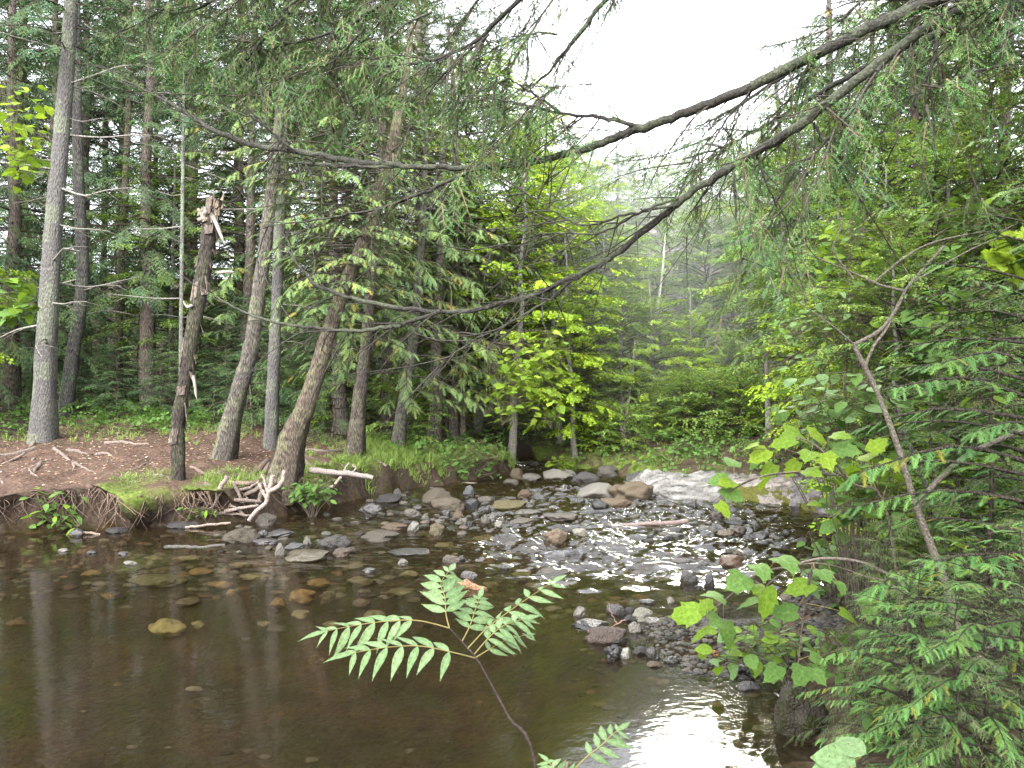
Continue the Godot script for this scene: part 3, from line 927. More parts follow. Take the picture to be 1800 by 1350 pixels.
func make_foliage() -> void:
	rng.seed = 11
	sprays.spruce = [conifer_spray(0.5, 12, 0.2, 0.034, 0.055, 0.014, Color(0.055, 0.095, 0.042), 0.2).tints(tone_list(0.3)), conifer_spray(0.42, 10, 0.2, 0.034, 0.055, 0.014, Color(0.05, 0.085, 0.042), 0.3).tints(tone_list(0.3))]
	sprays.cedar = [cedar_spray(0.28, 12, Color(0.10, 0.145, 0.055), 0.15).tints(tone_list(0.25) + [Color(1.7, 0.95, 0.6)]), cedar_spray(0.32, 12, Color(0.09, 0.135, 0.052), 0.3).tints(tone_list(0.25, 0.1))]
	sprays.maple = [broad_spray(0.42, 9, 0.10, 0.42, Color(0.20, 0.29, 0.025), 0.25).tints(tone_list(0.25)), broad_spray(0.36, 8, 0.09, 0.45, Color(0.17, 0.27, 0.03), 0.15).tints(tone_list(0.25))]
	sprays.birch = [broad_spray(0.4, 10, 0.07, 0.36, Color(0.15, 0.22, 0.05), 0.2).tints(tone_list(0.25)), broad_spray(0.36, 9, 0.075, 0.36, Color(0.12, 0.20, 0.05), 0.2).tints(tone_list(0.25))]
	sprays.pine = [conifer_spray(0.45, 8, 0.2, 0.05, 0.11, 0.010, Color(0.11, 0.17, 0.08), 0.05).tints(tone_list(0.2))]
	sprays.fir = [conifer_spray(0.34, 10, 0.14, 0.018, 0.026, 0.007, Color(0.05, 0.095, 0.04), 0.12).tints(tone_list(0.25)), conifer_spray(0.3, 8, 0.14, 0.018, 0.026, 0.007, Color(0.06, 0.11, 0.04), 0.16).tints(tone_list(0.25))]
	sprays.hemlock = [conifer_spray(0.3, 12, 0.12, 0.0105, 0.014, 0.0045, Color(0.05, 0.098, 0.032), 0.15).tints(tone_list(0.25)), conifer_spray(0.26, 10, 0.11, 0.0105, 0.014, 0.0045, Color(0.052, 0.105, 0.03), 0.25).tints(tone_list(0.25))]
	sprays.thuja = [cedar_spray(0.15, 11, Color(0.052, 0.10, 0.032), 0.15).tints(tone_list(0.25) + [Color(1.5, 0.8, 0.5)]), cedar_spray(0.17, 12, Color(0.052, 0.105, 0.03), 0.25).tints(tone_list(0.25))]
	var N = mats.needle
	var C = mats.cedar
	var B = mats.broad
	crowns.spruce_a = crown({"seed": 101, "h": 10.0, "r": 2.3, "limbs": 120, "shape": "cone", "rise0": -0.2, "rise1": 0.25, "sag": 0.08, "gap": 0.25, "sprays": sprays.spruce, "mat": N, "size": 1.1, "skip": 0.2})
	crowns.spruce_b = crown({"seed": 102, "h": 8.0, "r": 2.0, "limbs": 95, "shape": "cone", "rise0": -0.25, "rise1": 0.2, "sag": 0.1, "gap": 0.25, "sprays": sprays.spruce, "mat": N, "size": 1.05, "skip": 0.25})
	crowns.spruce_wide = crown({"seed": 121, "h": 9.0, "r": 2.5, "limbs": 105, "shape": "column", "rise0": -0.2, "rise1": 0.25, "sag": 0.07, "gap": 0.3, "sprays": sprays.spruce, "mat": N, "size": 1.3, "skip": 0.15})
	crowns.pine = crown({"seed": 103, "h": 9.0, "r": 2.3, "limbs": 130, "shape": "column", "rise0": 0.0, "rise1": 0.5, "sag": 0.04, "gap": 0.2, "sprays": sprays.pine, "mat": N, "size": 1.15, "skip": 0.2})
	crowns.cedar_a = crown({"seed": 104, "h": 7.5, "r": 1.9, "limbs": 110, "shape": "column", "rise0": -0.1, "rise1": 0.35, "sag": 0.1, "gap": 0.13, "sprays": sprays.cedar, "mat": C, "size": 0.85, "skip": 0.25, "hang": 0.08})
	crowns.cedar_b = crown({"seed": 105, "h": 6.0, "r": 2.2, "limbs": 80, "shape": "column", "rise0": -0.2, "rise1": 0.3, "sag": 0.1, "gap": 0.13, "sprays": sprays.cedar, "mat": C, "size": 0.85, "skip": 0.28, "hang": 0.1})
	crowns.maple_a = crown({"seed": 106, "h": 6.0, "r": 2.4, "limbs": 90, "shape": "round", "rise0": 0.0, "rise1": 0.6, "sag": 0.06, "gap": 0.14, "sprays": sprays.maple, "mat": B, "size": 1.0, "skip": 0.2})
	crowns.maple_b = crown({"seed": 107, "h": 4.5, "r": 2.0, "limbs": 66, "shape": "round", "rise0": -0.05, "rise1": 0.5, "sag": 0.08, "gap": 0.14, "sprays": sprays.maple, "mat": B, "size": 0.95, "skip": 0.22})
	crowns.birch = crown({"seed": 108, "h": 6.0, "r": 2.3, "limbs": 110, "shape": "round", "rise0": 0.0, "rise1": 0.7, "sag": 0.1, "gap": 0.13, "sprays": sprays.birch, "mat": B, "size": 1.0, "skip": 0.2})
	crowns.fir_a = crown({"seed": 109, "h": 1.5, "r": 0.85, "limbs": 34, "shape": "cone", "rise0": 0.0, "rise1": 0.5, "sag": 0.15, "gap": 0.13, "sprays": sprays.fir, "mat": N, "size": 1.0})
	crowns.fir_b = crown({"seed": 110, "h": 2.6, "r": 1.05, "limbs": 46, "shape": "cone", "rise0": -0.1, "rise1": 0.5, "sag": 0.15, "gap": 0.15, "sprays": sprays.fir, "mat": N, "size": 1.15})
	crowns.shrub_a = crown({"seed": 111, "h": 1.1, "r": 0.75, "limbs": 34, "shape": "round", "rise0": 0.2, "rise1": 1.0, "sag": 0.3, "gap": 0.1, "sprays": sprays.birch, "mat": B, "size": 0.75})
	crowns.shrub_b = crown({"seed": 112, "h": 0.7, "r": 0.6, "limbs": 26, "shape": "round", "rise0": 0.3, "rise1": 1.0, "sag": 0.3, "gap": 0.09, "sprays": sprays.maple, "mat": B, "size": 0.6})
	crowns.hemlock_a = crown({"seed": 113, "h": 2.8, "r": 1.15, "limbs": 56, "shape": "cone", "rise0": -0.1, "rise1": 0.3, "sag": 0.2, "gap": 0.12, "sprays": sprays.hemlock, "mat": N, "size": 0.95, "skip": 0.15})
	crowns.thuja_a = crown({"seed": 114, "h": 3.2, "r": 1.2, "limbs": 70, "shape": "column", "rise0": -0.1, "rise1": 0.35, "sag": 0.15, "gap": 0.065, "sprays": sprays.thuja, "mat": C, "size": 0.85, "skip": 0.2, "hang": 0.15})

# ---------------------------------------------------------------- trees
var trunks := {}
func plain_trunk(key: String, h: float, r: float, col: Color, mat: Material, lean := 0.0) -> ArrayMesh:
	if not trunks.has(key):
		rng.seed = key.hash()
		var p := []
		var q := []
		for i in 9:
			var t := i / 8.0
			p.push_back(Vector3(lean * t * h + rr(-0.05, 0.05), -0.25 + (h + 0.25) * t, rr(-0.05, 0.05)))
			q.push_back(r * (1.0 - 0.8 * t))
		var g := Geo.new()
		tube(g, smooth_line(p, 4), smooth_vals(q, 4), 9, col, 0.12, false, 0.6)
		trunks[key] = g.mesh(mat)
	return trunks[key]

func tree(called: String, at: Vector3, trunk: Mesh, crown_key: String, crown_y: float, scale: float, turn: float, label: String, group := "", squash := 1.0) -> Node3D:
	var o := thing(called, at, label, "tree" if not "shrub" in called and not "bush" in called else "shrub", group)
	o.transform.basis = Basis(Vector3.UP, turn).scaled(Vector3.ONE * scale)
	part("trunk", trunk, o)
	part("crown", crowns[crown_key], o, Transform3D(Basis.from_scale(Vector3(1, squash, 1)), Vector3(0, crown_y, 0)))
	return o

var dead := []
func dead_branches(o: Node3D, line: PackedVector3Array, rad: PackedFloat32Array, n: int, from_y: float, to_y: float, size: float) -> void:
	if dead.is_empty():
		for k in 4:
			var g := Geo.new()
			var col := Color(0.30, 0.28, 0.25)
			var p := [Vector3.ZERO, Vector3(0.35, 0.05 - 0.04 * k, 0), Vector3(0.7, -0.02, 0.06), Vector3(1.0, -0.12 + 0.05 * k, 0.0)]
			var dl := smooth_line(p, 3)
			tube(g, dl, smooth_vals([0.014, 0.011, 0.008, 0.003], 3), 4, col)
			for i in 7:
				var a := dl[i + 2]
				stick(g, a, a + Vector3(rr(0.08, 0.25), rr(-0.14, 0.03), rr(-0.2, 0.2)), 0.0045, 0.001, 3, col, 0.1)
			dead.push_back(g.mesh(mats.bark_grey))
	for i in n:
		var y := lerpf(from_y, to_y, (i + rng.randf()) / n)
		var best := 0
		for k in line.size():
			if absf(line[k].y - y) < absf(line[best].y - y):
				best = k
		var az := rr(0, TAU)
		var dir := Vector3(cos(az), rr(-0.25, 0.2), sin(az))
		var s := size * rr(0.5, 1.2)
		part("dead_branch", dead[i % 4], o, Transform3D(aim(dir, Vector3.UP, Vector3(s, s, s)), line[best] + dir * rad[best] * 0.7))

# a tree whose trunk follows the photograph: [[u, v], ...] from its foot upwards, widths in pixels
func traced(called: String, px: Array, widths: Array, d: float, col: Color, mat: Material, flare: float, label: String, group := "") -> Array:
	var foot := stand(px[0][0], d)
	var o := thing(called, foot, label, "tree", group)
	var p := []
	var r := []
	var lift := foot.y - pt(px[0][0], px[0][1], d).y
	for i in px.size():
		var q := pt(px[i][0], px[i][1], d) + Vector3(0, lift * (1.0 - float(i) / px.size()), 0)
		p.push_back(q - foot)
		r.push_back(widths[mini(i, widths.size() - 1)] / F * d * 0.36)
	p[0].y = -0.3
	var line := smooth_line(p, 6)
	var rad := smooth_vals(r, 6)
	var g := Geo.new()
	col = Color(col.r * 0.72, col.g * 0.72, col.b * 0.72)
	tube(g, line, rad, 14, col, 0.10, true, flare, Color(col.r * 1.3, col.g * 1.5, col.b * 1.15, 0.8))
	part("trunk", g.mesh(mat), o)
	return [o, line, rad]

# ---------------------------------------------------------------- the forest
func build_forest() -> void:
	rng.seed = 500
	var grey := Color(0.20, 0.186, 0.182)
	var brown := Color(0.27, 0.22, 0.19)
	var t: Array
	# the traced trunks of the far bank
	t = traced("spruce_tree", [[75, 778], [80, 640], [92, 430], [108, 240], [122, 60], [132, -150], [140, -330]], [54, 46, 41, 37, 33, 27, 16], 14.6, grey, mats.bark_grey, 0.55, "straight pale grey spruce trunk, thickest on the trodden bank")
	dead_branches(t[0], t[1], t[2], 16, 1.6, 7.5, 1.5)
	part("crown", crowns.spruce_b, t[0], Transform3D(Basis(), t[1][t[1].size() - 16] + Vector3(0, 0.4, 0)))
	t = traced("spruce_tree", [[110, 705], [128, 600], [146, 470], [140, 350], [136, 220], [134, 60], [132, -140]], [34, 30, 29, 26, 24, 22, 16], 18.0, grey * 0.95, mats.bark_brown, 0.3, "crooked grey trunk close behind the thick pale spruce")
	dead_branches(t[0], t[1], t[2], 12, 2.0, 9.0, 1.6)
	for q in [[205, 225, 690, 17, 21.5, "slim dark spruce trunk standing second behind the crooked trunk"], [246, 262, 660, 15, 24.0, "slim dark spruce trunk between the second and the bleached pole"], [180, 186, 640, 15, 25.0, "slim dark spruce trunk hugging the crooked trunk"], [268, 275, 600, 12, 29.0, "thin distant spruce trunk deep in the dark wood"], [420, 424, 640, 14, 24.0, "slim spruce trunk between the snag and the leaning trees"], [30, 36, 640, 14, 23.0, "slim dark spruce trunk in the shade beside the thick pale spruce"]]:
		t = traced("spruce_tree", [[q[0], q[2]], [q[0] * 0.7 + q[1] * 0.3, 480], [q[1], 200], [q[1] + 4, -40], [q[1] + 6, -300]], [q[3] * 1.2, q[3], q[3] * 0.85, q[3] * 0.7, 4], q[4], brown * 1.1, mats.bark_brown, 0.3, q[5], "slim spruces in the dark wood")
		dead_branches(t[0], t[1], t[2], 14, 1.5, 10.0, 1.7)
		part("crown", crowns.spruce_b if q[4] < 24.5 else crowns.spruce_a, t[0], Transform3D(Basis(Vector3.UP, q[0]), t[1][13] + Vector3(0, 0.3, 0)))
	t = traced("dead_tree", [[317, 690], [318, 560], [320, 380], [322, 230], [324, 90]], [11, 10, 9, 8, 5], 15.2, Color(0.24, 0.23, 0.22), mats.bark_grey, 0.1, "bleached thin dead pole just behind the broken snag")
	dead_branches(t[0], t[1], t[2], 14, 2.0, 7.0, 1.1)
	t = traced("cedar_tree", [[385, 780], [412, 690], [438, 605], [452, 520], [466, 420], [480, 300], [500, 120], [520, -80]], [50, 37, 36, 35, 32, 28, 22, 12], 13.7, Color(0.33, 0.29, 0.26), mats.bark_brown, 0.7, "leaning grey-brown cedar trunk between the snag and the straight spruce")
	part("crown", crowns.cedar_b, t[0], Transform3D(Basis(Vector3.UP, 1.0).scaled(Vector3(0.75, 0.9, 0.75)), t[1][30]))
	t = traced("spruce_tree", [[474, 772], [480, 650], [486, 520], [494, 330], [504, 140], [512, -60], [518, -280]], [34, 29, 27, 26, 22, 18, 9], 15.2, grey, mats.bark_grey, 0.4, "straight grey spruce trunk rising behind the leaning cedar's foot")
	dead_branches(t[0], t[1], t[2], 16, 2.0, 9.0, 1.2)
	part("crown", crowns.spruce_a, t[0], Transform3D(Basis(), t[1][22]))
	t = traced("cedar_tree", [[493, 812], [512, 745], [540, 680], [566, 600], [600, 500], [640, 410], [668, 330], [700, 200], [725, 40]], [64, 52, 44, 38, 34, 33, 30, 25, 12], 12.4, Color(0.30, 0.245, 0.20), mats.bark_brown, 1.0, "strongly leaning cedar with a flared foot over the tangled roots")
	var cedar_h: Node3D = t[0]
	part("crown", crowns.cedar_a, t[0], Transform3D(Basis(Vector3.UP, 2.0).scaled(Vector3(0.85, 0.8, 0.85)), t[1][22]))
	part("crown", crowns.cedar_b, t[0], Transform3D(Basis(Vector3.UP, 3.3).scaled(Vector3(0.6, 0.5, 0.6)), t[1][25] + Vector3(0.15, 0, 0)))
	t = traced("cedar_tree", [[622, 790], [630, 700], [640, 620], [648, 540], [660, 400], [672, 220], [680, 0]], [42, 31, 29, 27, 24, 20, 10], 15.0, Color(0.28, 0.23, 0.21), mats.bark_brown, 0.7, "upright brown cedar trunk where the bank turns grassy")
	part("crown", crowns.cedar_a, t[0], Transform3D(Basis(Vector3.UP, 4.0).scaled(Vector3(1.0, 0.95, 1.0)), t[1][14]))
	t = traced("cedar_tree", [[696, 785], [706, 720], [718, 650], [730, 560], [742, 400], [750, 200]], [34, 29, 26, 24, 18, 8], 16.5, Color(0.29, 0.27, 0.24), mats.bark_brown, 0.5, "short grey cedar trunk behind the grassy bank, half under its sprays")
	part("crown", crowns.cedar_b, t[0], Transform3D(Basis(Vector3.UP, 5.0).scaled(Vector3(1.05, 1.05, 1.05)), t[1][9]))
	for q in [[602, 745, 14, 19.0], [785, 770, 12, 19.5], [812, 775, 15, 18.5], [598, 735, 10, 22.0]]:
		t = traced("cedar_tree", [[q[0], q[1]], [q[0] + 4, 650], [q[0] + 8, 500], [q[0] + 10, 300]], [q[2], q[2] * 0.9, q[2] * 0.8, q[2] * 0.4], q[3], brown, mats.bark_brown, 0.3, "thin young cedar trunk in the thicket behind the grassy bank", "young cedars in the thicket")
		part("crown", crowns.cedar_b, t[0], Transform3D(Basis(Vector3.UP, q[0]).scaled(Vector3(0.8, 0.8, 0.8)), t[1][6]))
	build_snag()
	build_roots(cedar_h)
	# generic trees: [kind, u, d, scale, turn]
	var tk_s := plain_trunk("spruce", 11.0, 0.17, brown, mats.bark_brown)
	var tk_c := plain_trunk("cedar", 8.5, 0.15, Color(0.27, 0.23, 0.2), mats.bark_brown, 0.04)
	var tk_m := plain_trunk("maple", 7.5, 0.10, Color(0.3, 0.28, 0.25), mats.bark_grey, 0.05)
	var kinds := {
		"spruce": ["spruce_tree", tk_s, "spruce_a", 1.6, "dense dark spruce", "dark spruces of the wood"],
		"sprucelow": ["spruce_tree", tk_s, "spruce_b", 2.6, "sparse dark spruce with a high crown", "dark spruces of the wood"],
		"wide": ["spruce_tree", tk_s, "spruce_wide", 1.2, "broad dark spruce closing the view", "dark spruces of the wood"],
		"pine": ["pine_tree", tk_s, "pine", 1.5, "pale hazy soft-needled pine", "pines on the far slope"],
		"cedar": ["cedar_tree", tk_c, "cedar_a", 1.0, "grey-green cedar with drooping sprays", "cedars along the banks"],
		"cedarlow": ["cedar_tree", tk_c, "cedar_b", 1.3, "spreading cedar with low hanging sprays", "cedars along the banks"],
		"maple": ["maple_tree", tk_m, "maple_a", 1.6, "bright yellow-green maple lit through its leaves", "bright maples"],
		"maplelow": ["maple_tree", tk_m, "maple_b", 1.0, "small bright maple with layered leaves", "bright maples"],
		"birch": ["birch_tree", tk_m, "birch", 1.4, "light green fine-leaved birch", "birches on the slope"],
	}
	var tall := {"wide": 10.2, "spruce": 11.6, "sprucelow": 10.6, "pine": 10.5, "cedar": 8.5, "cedarlow": 7.3, "maple": 7.6, "maplelow": 5.5, "birch": 7.4}
	var list := [
		# centre: cedar sprays and the bright maple over the bend
		["cedar", 600, 18.0, 1.2], ["cedarlow", 760, 17.8, 1.05], ["cedar", 690, 19.5, 1.3], ["cedar", 820, 20.5, 1.05, 40], ["maple", 900, 19.4, 1, 240], ["maple", 985, 21.5, 1, 290], ["cedarlow", 800, 18.8, 0.8], ["maplelow", 1010, 20.0, 1, 520], ["maple", 840, 23.5, 1, 120],
		["spruce", 560, 21.0, 1.15], ["cedar", 740, 24.0, 1.6], ["wide", 640, 27.0, 1.6], ["wide", 750, 31.0, 1.8],
		# the far slope below the sky gap
		["birch", 1000, 24.5, 1, 280], ["birch", 1050, 22.5, 1, 370], ["pine", 1085, 26.0, 1, 275], ["birch", 1165, 25.0, 1, 290], ["birch", 1240, 23.0, 1, 350], ["pine", 1290, 26.5, 1, 265], ["birch", 1225, 28.5, 1, 255], ["birch", 1110, 30.0, 1, 250], ["birch", 1350, 28.0, 1, 230], ["maplelow", 1150, 21.3, 1, 520], ["birch", 1095, 20.8, 1, 500], ["birch", 1350, 23.0, 1, 280], ["maplelow", 1215, 21.0, 1, 560], ["birch", 940, 27.0, 1, 170], ["birch", 1030, 31.0, 1, 235], ["birch", 1285, 19.8, 1, 600],
		# the near wood on the other side
		["cedar", 1390, 19.0, 1.0], ["birch", 1430, 16.0, 0.95], ["spruce", 1460, 22.0, 1.2], ["cedar", 1510, 15.5, 1.05], ["birch", 1560, 12.5, 0.9], ["cedarlow", 1500, 11.5, 0.62], ["cedar", 1640, 14.0, 1.1], ["spruce", 1570, 19.0, 1.4], ["cedar", 1740, 11.0, 1.0], ["birch", 1640, 9.0, 0.6], ["maplelow", 1540, 10.0, 0.6], ["birch", 1590, 7.6, 0.42], ["birch", 1740, 9.0, 0.66], ["spruce", 1700, 17.0, 1.4], ["cedar", 1850, 8.5, 0.95], ["maplelow", 1480, 14.0, 0.75], ["spruce", 1830, 15.0, 1.3],
		# behind the trodden bank
		["spruce", 20, 19.5, 1.15], ["spruce", 150, 24.0, 1.35], ["sprucelow", 260, 20.0, 1.2], ["spruce", 340, 23.5, 1.35], ["wide", 420, 26.0, 1.4], ["wide", -50, 24.0, 1.35], ["wide", 95, 23.0, 1.3], ["wide", 215, 29.0, 1.6], ["wide", 40, 30.0, 1.7], ["wide", 330, 29.0, 1.6], ["wide", 500, 30.0, 1.7], ["cedar", 430, 21.0, 1.3], ["maplelow", -190, 15.0, 1.0], ["maplelow", 560, 24.5, 1.1], ["birch", 300, 21.0, 0.9], ["spruce", -170, 17.0, 1.2], ["spruce", -330, 14.0, 1.2],
	]
	for q in list:
		var k: Array = kinds[q[0]]
		var at := stand(q[1], q[2])
		var sc: float = q[3]
		if q.size() > 4:
			sc = (EYE + (675.0 - q[4]) / F * q[2] - at.y) / tall[q[0]]
		tree(k[0], at, k[1], k[2], k[3], sc, rr(0, TAU), k[4] + place(q[1], q[2]), k[5])
	for q in [[-9.5, -3.5, 1.2], [-2.2, -4.5, 1.15], [1.6, -6.5, 1.3], [5.0, -3.5, 1.2], [8.5, -1.0, 1.2], [-13.5, 0.0, 1.2], [9.5, 4.0, 1.2]]:
		tree("spruce_tree", Vector3(q[0], height(q[0], q[1]), -q[1]), tk_s, "spruce_a", 1.0, q[2], rr(0, TAU), "dark spruce standing behind the viewpoint on the near bank", "spruces of the near bank")
	# young firs and shrubs of the undergrowth
	var tk_f := plain_trunk("fir", 2.2, 0.025, brown, mats.bark_brown)
	var tk_f2 := plain_trunk("firlow", 1.3, 0.02, brown, mats.bark_brown)
	for i in 50:
		var d := rr(16.4, 24.0)
		var u := rr(-60, 600)
		var at := stand(u, d)
		if u < 420 and d < 17.6 + 0.3 * sin(u * 0.05):
			continue
		var big := rng.randf() < 0.35 or (u < 180 and d > 19.0)
		tree("fir_bush", at, tk_f if big else tk_f2, "fir_b" if big else "fir_a", 0.1, rr(0.75, 1.2), rr(0, TAU), "waist-high young fir with flat layered boughs in the undergrowth" if not big else "taller young fir in the undergrowth behind the trunks", "young firs of the undergrowth")
	for i in 52:
		var d := rr(16.8, 26.0)
		var u := rr(560, 960) if i < 22 else rr(960, 1420)
		var x := (u - 900.0) / F * d
		var sd := shore(x, d)
		if sd < 0.5:
			continue
		var at := Vector3(x, height(x, d), -d)
		var a := rng.randf() < 0.6
		tree("leafy_shrub", at, tk_f2, "shrub_a" if a else "shrub_b", -0.05, rr(0.8, 1.4), rr(0, TAU), "round leafy green shrub on the bank of the bend" if a else "low bright leafy shrub on the bank of the bend", "shrubs round the bend")
	for i in 24:
		var d := rr(7.0, 13.0)
		var u := rr(1480, 1820)
		var x := (u - 900.0) / F * d
		if shore(x, d) < 0.4:
			continue
		tree("leafy_shrub", Vector3(x, height(x, d), -d), tk_f2, "shrub_a" if i % 2 else "shrub_b", -0.05, rr(0.8, 1.3), rr(0, TAU), "leafy green shrub among the cedars of the near wood", "shrubs of the near wood")

func place(u: float, d: float) -> String:
	if u < 540:
		return " behind the trodden bank" if d < 23.0 else " deep behind the trodden bank"
	if u < 930:
		return " over the grassy bank" if d < 21.0 else " behind the grassy bank"
	if u < 1365:
		return " low beside the boulders at the bend" if d < 22.2 else " on the slope under the open sky"
	return " on the near wooded slope" if d < 15.0 else " high on the wooded slope past the bedrock"

func build_snag() -> void:
	rng.seed = 900
	var col := Color(0.15, 0.128, 0.112)
	var t := traced("broken_snag", [[312, 866], [313, 800], [312, 760], [322, 700], [336, 610], [348, 545], [360, 470], [368, 410], [376, 372], [380, 352]], [33, 30, 29, 31, 33, 34, 36, 36, 34, 26], 11.75, col, mats.bark_brown, 0.25, "broken leaning dead trunk with flaking bark at the water's edge")
	var o: Node3D = t[0]
	var line: PackedVector3Array = t[1]
	var s := 11.75 / F
	var foot := o.position
	# torn top: splinters of pale wood round the break
	var g := Geo.new()
	var top := line[line.size() - 1]
	for i in 26:
		var a := rr(0, TAU)
		var b := top + Vector3(cos(a) * 0.075, rr(-0.22, -0.02), sin(a) * 0.075)
		stick(g, b, b + Vector3(cos(a) * 0.01 + rr(0, 0.03), rr(0.05, 0.15), sin(a) * 0.01), rr(0.018, 0.035), 0.004, 5, Color(0.46, 0.36, 0.26) * rr(0.7, 1.2), 0.1)
	part("torn_top", g.mesh(mats.wood_pale), o)
	g = Geo.new()
	var lump := pt(358, 380, 11.7) - foot
	for i in 14:
		stick(g, lump + Vector3(rr(-0.03, 0.08), rr(-0.12, 0.12), rr(-0.05, 0.05)), lump + Vector3(rr(-0.08, 0.02), rr(-0.12, 0.12), rr(-0.02, 0.08)), 0.045, 0.02, 5, Color(0.5, 0.42, 0.33) * rr(0.6, 1.1), 0.15)
	part("torn_knot", g.mesh(mats.wood_pale), o)
	for q in [[[374, 380], [383, 400], [390, 418], [396, 430], 8], [[382, 480], [395, 478], [408, 478], [410, 479], 7], [[340, 660], [343, 680], [344, 692], [346, 702], 6], [[338, 536], [330, 540], [324, 533], [322, 528], 6]]:
		g = Geo.new()
		var p := []
		for k in 4:
			p.push_back(pt(q[k][0], q[k][1], 11.62) - foot)
		tube(g, smooth_line(p, 3), smooth_vals([q[4] * s * 0.5, q[4] * s * 0.45, q[4] * s * 0.3, 0.004], 3), 6, Color(0.5, 0.44, 0.4), 0.1, true)
		part("bare_splinter", g.mesh(mats.wood_pale), o)
	# flakes of bark standing off the trunk
	for i in 46:
		var k := rng.randi_range(8, line.size() - 4)
		var a := rr(0, TAU)
		var q := Vector3(cos(a), 0, sin(a))
		var r: float = t[2][k]
		var p := line[k] + q * r * 0.93
		var side := q.cross(Vector3.UP)
		var w := rr(0.03, 0.07)
		var h := rr(0.06, 0.18)
		var gg := Geo.new()
		var cc := Color(0.22, 0.18, 0.15) * rr(0.7, 1.9)
		var c1 := p - side * w + Vector3(0, h, 0) 
		var c2 := p + side * w + Vector3(0, h * 0.8, 0)
		var c3 := p + side * w * 0.8 + q * rr(0.015, 0.05) - Vector3(0, h, 0)
		var c4 := p - side * w * 0.7 + q * rr(0.015, 0.05) - Vector3(0, h * 0.8, 0)
		for f in [[c1, c2, c3], [c1, c3, c4]]:
			gg.tri(f[0], f[1], f[2], cc)
			gg.tri(f[0] - q * 0.012, f[2] - q * 0.012, f[1] - q * 0.012, cc)
		for f in [[c1, c2], [c2, c3], [c3, c4], [c4, c1]]:
			gg.tri(f[0], f[0] - q * 0.012, f[1], cc)
			gg.tri(f[1], f[0] - q * 0.012, f[1] - q * 0.012, cc)
		part("bark_flake", gg.mesh(mats.bark_brown), o)

func root_px(o: Node3D, px: Array, w0: float, w1: float, col: Color, lift: float, d := -1.0, called := "root") -> void:
	# a root or stick drawn over the ground through these pixels; with d set, at that distance instead
	var p := []
	for q in px:
		var h: Vector3
		if d > 0.0:
			h = pt(q[0], q[1], d)
		else:
			h = ground_hit(q[0], q[1])
		p.push_back(h + Vector3(0, lift, 0) - o.position)
	var sc: float = -(p[0].z + o.position.z) / F
	var r := []
	for i in p.size():
		r.push_back(lerpf(w0, w1, float(i) / (p.size() - 1)) * sc * 0.5)
	var line := smooth_line(p, 5)
	for i in line.size():
		line[i] += Vector3(rr(-1, 1), rr(-1, 1), rr(-1, 1)) * 0.008
	var g := Geo.new()
	tube(g, line, smooth_vals(r, 5), 7, col, 0.12, true)
	part(called, g.mesh(mats.root), o)

func driftwood(called: String, lines: Array, col: Color, d: float, lift: float, label: String, category: String) -> void:
	var first: Array = lines[0][0]
	var at := pt(first[0], first[1], d) if d > 0.0 else ground_hit(first[0], first[1])
	var o := thing(called, at, label, category)
	for l in lines:
		var w: Array = l[-1]
		root_px(o, l.slice(0, l.size() - 1), w[0], w[1], col, lift, d, "stem" if l == lines[0] else "side_branch")

